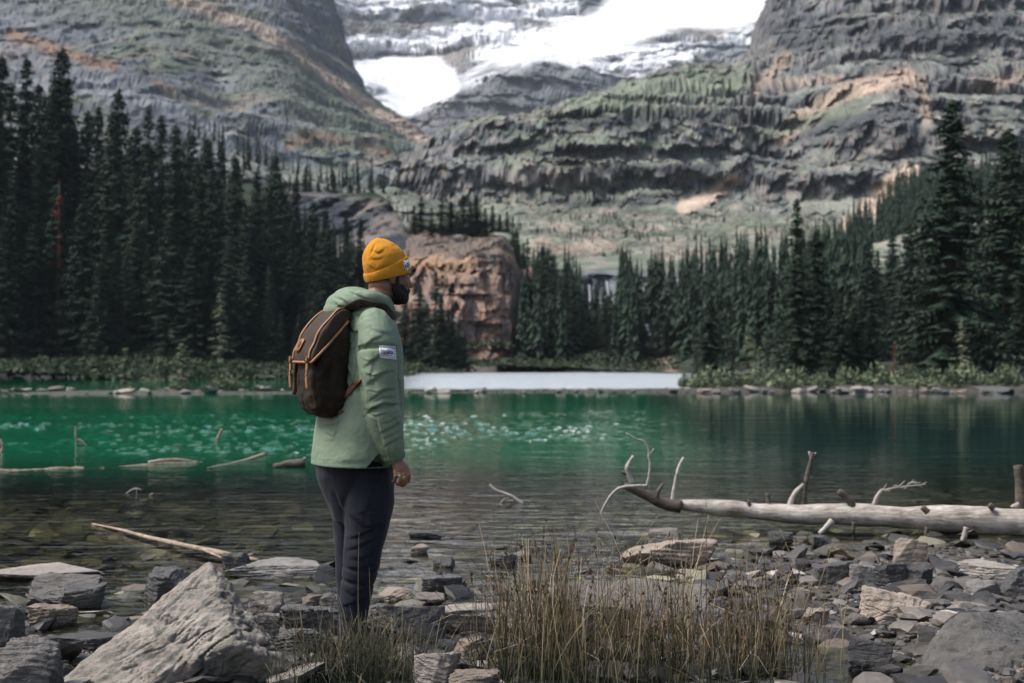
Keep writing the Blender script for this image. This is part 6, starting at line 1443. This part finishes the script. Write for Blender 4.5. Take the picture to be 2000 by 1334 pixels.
# beanie label
cb = BVHTree.FromPolygons([tuple(v.co) for v in cuffb.data.vertices], [tuple(p_.vertices) for p_ in cuffb.data.polygons])
def cast_b(px, py, off=.002):
    o_ = Vector((0, 0, H)); q = Vector(at(px, py, 6.0))-o_; h_ = cb.ray_cast(o_, q.normalized(), 20)
    if h_[0] is None: h_ = cb.find_nearest(Vector(at(px, py, 6.26)))
    n_ = np.array(h_[1]); n_ = n_ if n_[1] < .3 else -n_
    return np.array(h_[0])+n_*off
LB4 = [(788, 516), (798.5, 505.5), (803.5, 520), (793, 531)]
lb = patch("label_patch", LB4, M_WHITE, beanie, .002, (8, 6), caster=cast_b); lb["label"] = "small white label on the beanie's cuff"
marks("lettering", text_polys("CANADA", .22, .42, .58, .20)+[[(.08, .08), (.92, .08), (.92, .13), (.08, .13)], [(.08, .88), (.92, .88), (.92, .93), (.08, .93)], [(.07, .1), (.12, .1), (.12, .9), (.07, .9)], [(.88, .1), (.93, .1), (.93, .9), (.88, .9)], [(.5, .18), (.36, .36), (.64, .36)], [(.36, .68), (.64, .68), (.5, .82)]], LB4, M_BLACK, lb, .004, cast_b)
# small orange zip pull on the chest
V, T = ball(at(786.5, 664, 6.24), (.004, .004, .012), 2); obj("zip_pull", mesh_of("zip_pull", V, T), plain("orange_tab", (.5, .12, .05), .5), jacket)

# --- trousers
tp = [loft([ringpx(898, 692, 80, .20), ringpx(930, 694, 76, .185), ringpx(960, 699, 69, .165), ringpx(990, 703, 60, .14), ringpx(1018, 704, 50, .11)], 40, 2.1)]
LR = [(716, 915, 6.285), (719, 950, 6.280), (720, 980, 6.275), (718, 1010, 6.270), (715, 1040, 6.268), (709, 1075, 6.268), (705, 1105, 6.270), (698, 1140, 6.274), (691, 1185, 6.280), (687, 1225, 6.282), (685, 1250, 6.284)]; RR = [49, 50, 50, 46, 41, 38, 36, 33, 30, 29, 28.5]
LL = [(678, 915, 6.430), (682, 950, 6.440), (684, 990, 6.450), (686, 1035, 6.455), (686, 1080, 6.46), (685, 1130, 6.462), (687, 1185, 6.465), (689, 1225, 6.466), (690, 1248, 6.466)]; RL = [50, 46, 41, 36, 33, 30, 27, 27, 27]
for P_, r_ in ((LR, RR), (LL, RL)): tp += tube([at(*q) for q in P_], [r/F*6.3 for r in r_], 22)
tme = fuse(tp, .0055, 2); V = co(tme); Nn = nrm(tme)
TFS = .75; tf = [([(655, 960), (668, 990), (690, 1020)], 6, .010), ([(700, 930), (726, 938), (758, 934)], 7, .006), ([(680, 1000), (712, 1030), (748, 1022)], 6, .008), ([(676, 1052), (700, 1048), (740, 1028)], 5, .009), ([(674, 1075), (704, 1066), (736, 1052)], 5, .008), ([(680, 1090), (706, 1092), (734, 1080)], 6, .006), ([(672, 1108), (700, 1112), (730, 1106)], 5, .005), ([(668, 1150), (690, 1162), (712, 1150)], 5, .006), ([(664, 1185), (688, 1180), (712, 1170)], 5, .007), ([(662, 1205), (684, 1212), (708, 1202)], 5, .007), ([(664, 1228), (688, 1222), (708, 1226)], 4, .006), ([(738, 920), (744, 950), (742, 985)], 3, .004), ([(726, 960), (716, 1000), (722, 1040)], 8, .006)]
tf = [(a_, w_*1.1, d_*TFS) for a_, w_, d_ in tf]
V = V+Nn*(crease(V, Nn, tf)+.0035*fbm(V*np.array([9, 9, 5.]), 3)+.0025*noise3(np.stack([V[:, 0]*12+V[:, 2]*5, V[:, 1]*10, V[:, 2]*9-V[:, 0]*8], -1)))[:, None]; put(tme, V)
tr_o = kid("trousers", tme, M_TROU, None, "dark navy trousers")
for c, D_ in (((685, 0), 6.28), ((690, 0), 6.465)):
    base = np.array([(c[0]-1000)/F*D_, D_, .035]); bt = empty("boot"); bt.parent = man; bt.matrix_parent_inverse = Matrix.Translation(-Vector(ML))
    pr = [ball(base+FW*.02+UP*.05, (.075, .046, .05), 3, np.stack([FW, RT, UP], -1)), ball(base+FW*.12+UP*.040, (.085, .050, .042), 3, np.stack([FW, RT, UP], -1))]+tube([base+FW*.0+UP*.05, base+UP*.17], [.055, .058], 16)
    bm_ = fuse(pr, .006, 3); obj("upper", bm_, M_BOOT, bt)
    V, Fq = loft([(base+FW*.075+UP*z_, FW*.145*s_, RT*.052*s_) for z_, s_ in ((-.005, .97), (.0, 1), (.022, 1), (.028, .96))], 40, 2.4); obj("sole", mesh_of("sole", V, Fq), M_SOLE, bt)
    for q in range(4):
        V, T = limb_geo([base+FW*(.075+.012*q)+UP*(.120-.016*q)+RT*.026, base+FW*(.082+.012*q)+UP*(.124-.016*q)-RT*.026], [.003, .003], 6, 1, 3, 0); obj("lace", mesh_of("lace", V, T), M_JDARK, bt)
# silver ring with a green stone
V = []; an = np.arange(20)*2*math.pi/20; rc_ = at(781.6, 930, 6.130); ax = np.array(at(782, 934, 6.124))-np.array(at(780, 920, 6.138)); ax /= np.linalg.norm(ax); e1 = np.cross(ax, [0, 1, 0]); e1 /= np.linalg.norm(e1); e2 = np.cross(ax, e1)
for dz, r in ((-.003, .0104), (-.003, .0122), (.003, .0122), (.003, .0104)): V.append(rc_+ax*dz+np.outer(np.cos(an)*r, e1)+np.outer(np.sin(an)*r, e2))
m_ring = plain("silver", (.6, .6, .6), .25, .05, 50, 0); m_ring.node_tree.nodes["Principled BSDF"].inputs["Metallic"].default_value = 1
rg_ = tag(kid("ring", mesh_of("ring", np.vstack(V), grid_faces(20, 4, True)), m_ring), "silver finger ring with a green stone")
V, T = ball(rc_-np.array([.0, .0125, 0]), (.006, .004, .006), 2); obj("stone_setting", mesh_of("stone_setting", V, T), plain("turquoise", (.03, .35, .22), .25, .1, 80, 0, spec=.5), rg_)

# ---------------------------------------------------------------- backpack
pk = tag(empty("backpack", at(640, 813, 6.24)), "dark brown waxed canvas rucksack with tan leather straps on the hiker's back", "backpack")
PL = np.array(pk.location)
def pkid(name, me, mat, parent=None):
    o = obj(name, me, mat, parent or pk)
    if parent is None: o.matrix_parent_inverse = Matrix.Translation(-Vector(PL))
    return o
B0 = at(668, 700, 6.30); BW = -FW
def pz(py): return (HOR-py)/F*6.25+H-B0[2]
def PP(u, w, py): return B0+RT*u+BW*w+UP*pz(py)
sec = [(813, .085, .015, .10), (808, .115, .0, .145), (795, .136, -.005, .168), (770, .146, -.01, .180), (735, .148, -.01, .184), (700, .146, -.01, .178), (665, .140, -.01, .152), (640, .130, -.01, .122), (625, .115, -.005, .092), (615, .095, .0, .066), (610, .06, .01, .045)]
me = fuse([loft([(PP(0, (w0+w1)/2, y), BW*(w1-w0)/2, RT*u) for y, u, w0, w1 in sec], 48, 3.4)], .0055, 2); V = co(me); Nn = nrm(me)
pf = [([(592, 760), (600, 790), (618, 806)], 5, .006), ([(618, 720), (620, 760), (628, 800)], 4, .006), ([(640, 650), (644, 700), (640, 760)], 7, .006), ([(576, 715), (580, 750), (590, 785)], 6, .006), ([(628, 770), (640, 785), (650, 780)], 5, .005), ([(586, 796), (606, 803), (640, 790)], 2.5, .004), ([(604, 716), (610, 770), (616, 800)], 2.0, .003), ([(622, 690), (634, 720), (630, 750)], 8, .006)]
V = V+Nn*(crease(V, Nn, pf)+.010*fbm(V*8+3, 3)+.005*ridged(V*np.array([14, 14, 9.]), 3))[:, None]; put(me, V); pbody = pkid("bag", me, M_CANVAS)
pb = BVHTree.FromPolygons([tuple(v) for v in V], [tuple(p_.vertices) for p_ in me.polygons])
def psnap(p, off):
    h_ = pb.find_nearest(Vector(p)); n_ = np.array(h_[1]); return np.array(h_[0])+n_*off
# lid: over the top, down the rear, with slanting sides
prof = [(.0, 608), (.03, 604), (.065, 609), (.10, 623), (.135, 645), (.162, 668), (.180, 690), (.187, 707)]
pa = np.array(prof); ti = np.linspace(0, len(pa)-1, 30); pw = interp_cols(np.arange(len(pa)), pa[:, 0], ti); pyy = interp_cols(np.arange(len(pa)), pa[:, 1], ti)
cols_u = np.linspace(-1, 1, 31); V = []
for k in range(30):
    q = k/29; hu = .108+.040*min(1, q*2.2); drop = (1-q)*0+np.interp(q, [0, .25, 1], [.012, .020, .0])
    for c in cols_u:
        s = abs(c); u = hu*min(1, s/.72)*np.sign(c); over = max(0, (s-.72)/.28)
        # the side fold runs down the bag's flank, its edge slanting from shoulder to rear corner
        edge_y = np.interp(pw[k], [0, .19], [622, 708]); yy = pyy[k]*(1-over)+max(pyy[k], edge_y)*over
        rnd_ = .012*(s/.72)**4 if s < .72 else .012
        p_ = PP(u+np.sign(c)*.004*over, pw[k]-rnd_*.5+.003, yy+rnd_*300*(1-over)*.35); V.append(p_)
V = np.array(V); me = mesh_of("lid", V, grid_faces(31, 30)); Nn = nrm(me); V = V+Nn*(.008*fbm(V*9+7, 3)+.003*ridged(V*20, 2)+crease(V, Nn, [([(588, 632), (600, 650), (596, 690)], 4, .005), ([(608, 620), (612, 650), (606, 690)], 4, .005), ([(576, 690), (586, 694), (598, 690)], 3, .003)]))[:, None]
put(me, V); lid = pkid("lid", me, M_FLAPC); md = lid.modifiers.new("t", 'SOLIDIFY'); md.thickness = .004; md.offset = 1
VL = V.reshape(30, 31, 3)
def strip(name, pts, r1, r2, mat, parent):
    V_, F_ = limb_geo(pts, [r1]*len(pts), 8, 1, 3, .03); return obj(name, mesh_of(name, V_, F_), mat, parent)
out = (BW+UP*.1)
strip("edge_trim", [q+RT*.003 for q in VL[2:, 30][::3]]+[VL[29, 30]], .006, .004, M_LEATHER, lid); strip("edge_trim", [q-RT*.003 for q in VL[2:, 0][::3]]+[VL[29, 0]], .006, .004, M_LEATHER, lid)
strip("edge_trim", [VL[29, k]+BW*.003 for k in range(0, 31, 3)], .006, .004, M_LEATHER, lid)
for cu_, lb_ in ((24, "right"), (6, "left")):
    path = [VL[k, cu_]+(BW*.6+UP*.5)*.008 for k in range(3, 29, 3)]+[VL[29, cu_]+BW*.010, VL[29, cu_]+BW*.006-UP*.03]
    band("closure_strap", path, RT, .019, .0022, M_LEATHER, pk, False).matrix_parent_inverse = Matrix.Translation(-Vector(PL))
    e0 = VL[29, cu_]; hang = [e0+BW*.012+UP*.018, e0+BW*.014-UP*.03, e0+BW*.016-UP*.075, e0+BW*.012-UP*.115]
    o = band("strap_end", hang, RT, .027, .003, M_LEATHER, pk, False); o.matrix_parent_inverse = Matrix.Translation(-Vector(PL))
    for dz in (.012, -.045):
        V_, F_ = limb_geo([e0+BW*.018+UP*dz+RT*x_+UP*z_ for x_, z_ in ((-.015, -.010), (-.015, .010), (.015, .010), (.015, -.010), (-.015, -.010))], [.0022]*5, 6, 1, 2, 0); pkid("buckle", mesh_of("buckle", V_, F_), M_METAL)
    V_, F_ = loft([(e0+BW*z_+UP*.012, RT*.017, UP*.014) for z_ in (.013, .017)], 20, 4); pkid("buckle_tab", mesh_of("buckle_tab", V_, F_), M_LEATHER)
# leather emblem patch: ring with a curled figure
ec = VL[22, 11]; en = np.cross(VL[23, 11]-VL[21, 11], VL[22, 13]-VL[22, 9]); en /= np.linalg.norm(en); en = en if en@BW > 0 else -en; eu = RT; ev = np.cross(en, eu); ev = ev if ev[2] > 0 else -ev
ec = ec+en*.007
V_, F_ = loft([(ec+en*z_, eu*.032, ev*.031) for z_ in (-.002, .001, .002)], 28, 5); emb = pkid("emblem_patch", mesh_of("emblem_patch", V_, F_), M_LEATHER)
ring_p = [ec+en*.003+eu*.019*math.cos(q)+ev*.019*math.sin(q)+ev*.003 for q in np.linspace(0, 6.283, 17)]; V_, F_ = limb_geo(ring_p, [.0012]*17, 5, 1, 2, 0); obj("emblem_ring", mesh_of("emblem_ring", V_, F_), M_LEATHERD, emb)
fox = [ec+en*.003+ev*.003+eu*x_+ev*y_ for x_, y_ in ((-.010, .004), (-.006, .010), (.004, .010), (.010, .002), (.004, -.009), (-.006, -.009), (-.009, -.003), (.001, -.001))]; V_, F_ = limb_geo(fox, [.0008, .0022, .0026, .003, .0028, .002, .0012, .0006], 6, 1, 3, 0); obj("emblem_figure", mesh_of("emblem_figure", V_, F_), M_LEATHERD, emb)
# shoulder straps and the leather side strap
def ss(s):
    if s > 0: P_ = [cast(x_, y_, .007) for x_, y_ in ((662, 616), (674, 605), (690, 595.5), (708, 591), (727, 593), (745, 601), (759, 611), (769, 624))]
    else: P_ = [snap(at(x_, y_, DM)+RT*l_, .007) for x_, y_, l_ in ((650, 612, -.10), (676, 596, -.13), (706, 598, -.14), (740, 616, -.13), (760, 660, -.12), (764, 730, -.12))]
    P_[0] = PP(.095*s, .0, 622)
    Nb = np.array([np.array(dg.find_nearest(Vector(q))[1]) for q in P_]); tn = np.gradient(np.array(P_), axis=0); Wd = np.cross(Nb, tn); Wd /= np.linalg.norm(Wd, axis=1, keepdims=True)
    t_ = np.arange(len(P_)); tt_ = np.linspace(0, len(P_)-1, 40); I_ = lambda A_: np.stack([interp_cols(t_, np.array(A_)[:, k], tt_) for k in range(3)], -1)
    Pi, Wi, Ni = I_(P_), I_(Wd), I_(Nb); Ni /= np.linalg.norm(Ni, axis=1, keepdims=True); Vs_ = []
    for k in range(40):
        for q, h_ in ((-1, .0), (-.9, .005), (-.3, .007), (.3, .007), (.9, .005), (1, .0), (.9, -.004), (-.9, -.004)): Vs_.append(Pi[k]+Wi[k]*.021*q+Ni[k]*h_)
    Fq_ = [tuple(f) for f in grid_faces(8, 40, True)]+[tuple(range(8))[::-1], tuple(39*8+q for q in range(8))]
    return pkid("shoulder_strap", mesh_of("shoulder_strap", np.array(Vs_), Fq_), M_FLAPC)
ss(1); ss(-1)
sp_ = [PP(.135, .05, 806), cast(662, 786, .012), cast(680, 768, .010), cast(697, 750, .006), cast(706, 742, .004)]
o = band("side_strap", sp_, np.array([.5, 0, .85]), .028, .004, M_LEATHERD, pk, False); o.matrix_parent_inverse = Matrix.Translation(-Vector(PL))
V_, F_ = limb_geo([cast(690, 750, .012), cast(697, 742, .012), cast(702, 750, .012), cast(695, 758, .012), cast(690, 750, .012)], [.002]*5, 6, 1, 2, 0); pkid("buckle", mesh_of("buckle", V_, F_), M_METAL)
# left flank strap hanging behind
hang = [PP(-.15, .15, 690), PP(-.156, .165, 725), PP(-.156, .165, 750), PP(-.150, .175, 772)]; o = band("strap_end", hang, FW, .02, .003, M_LEATHERD, pk, False); o.matrix_parent_inverse = Matrix.Translation(-Vector(PL))
V_, F_ = limb_geo([PP(.03, .02, 606), PP(.02, .015, 594), PP(-.02, .015, 594), PP(-.03, .02, 606)], [.006]*4, 8, 1, 4, .05); pkid("haul_loop", mesh_of("haul_loop", V_, F_), M_LEATHERD)
for o in bpy.data.objects:
    if "_w" in o: del o["_w"]

# ---------------------------------------------------------------- mountain air
hv = np.array([(x, y, z) for x in (-1400, 1700) for y in (-320, 3050) for z in (-6.5, 780)], float)
hme = mesh_of("haze", hv, [(0, 1, 3, 2), (4, 6, 7, 5), (0, 4, 5, 1), (2, 3, 7, 6), (0, 2, 6, 4), (1, 5, 7, 3)], smooth=False)
m = bpy.data.materials.new("thin_haze"); m.use_nodes = True; n = m.node_tree; n.nodes.clear()
pv = N(n, "ShaderNodeVolumePrincipled"); pv.inputs["Color"].default_value = (.80, .90, 1.0, 1); pv.inputs["Density"].default_value = .00009; pv.inputs["Anisotropy"].default_value = .0
ou = N(n, "ShaderNodeOutputMaterial"); n.links.new(pv.outputs[0], ou.inputs["Volume"])
tag(obj("haze", hme, m), "thin bluish haze filling the valley air", "haze", kind="stuff")

# ---------------------------------------------------------------- members of small groups are told apart by their order along the row
ORD = "first second third fourth fifth sixth seventh eighth ninth tenth eleventh twelfth thirteenth fourteenth fifteenth sixteenth".split()
byl = {}
for o in scene.objects:
    if o.parent is None and o.get("group") and o.get("label"): byl.setdefault(o["label"], []).append(o)
for lab, os_ in byl.items():
    if 1 < len(os_) <= 16 and len(lab.split()) <= 12:
        os_.sort(key=lambda q: q.location.x/q.location.y)
        for k, o in enumerate(os_): o["label"] = lab+", "+ORD[k]+" from the left"
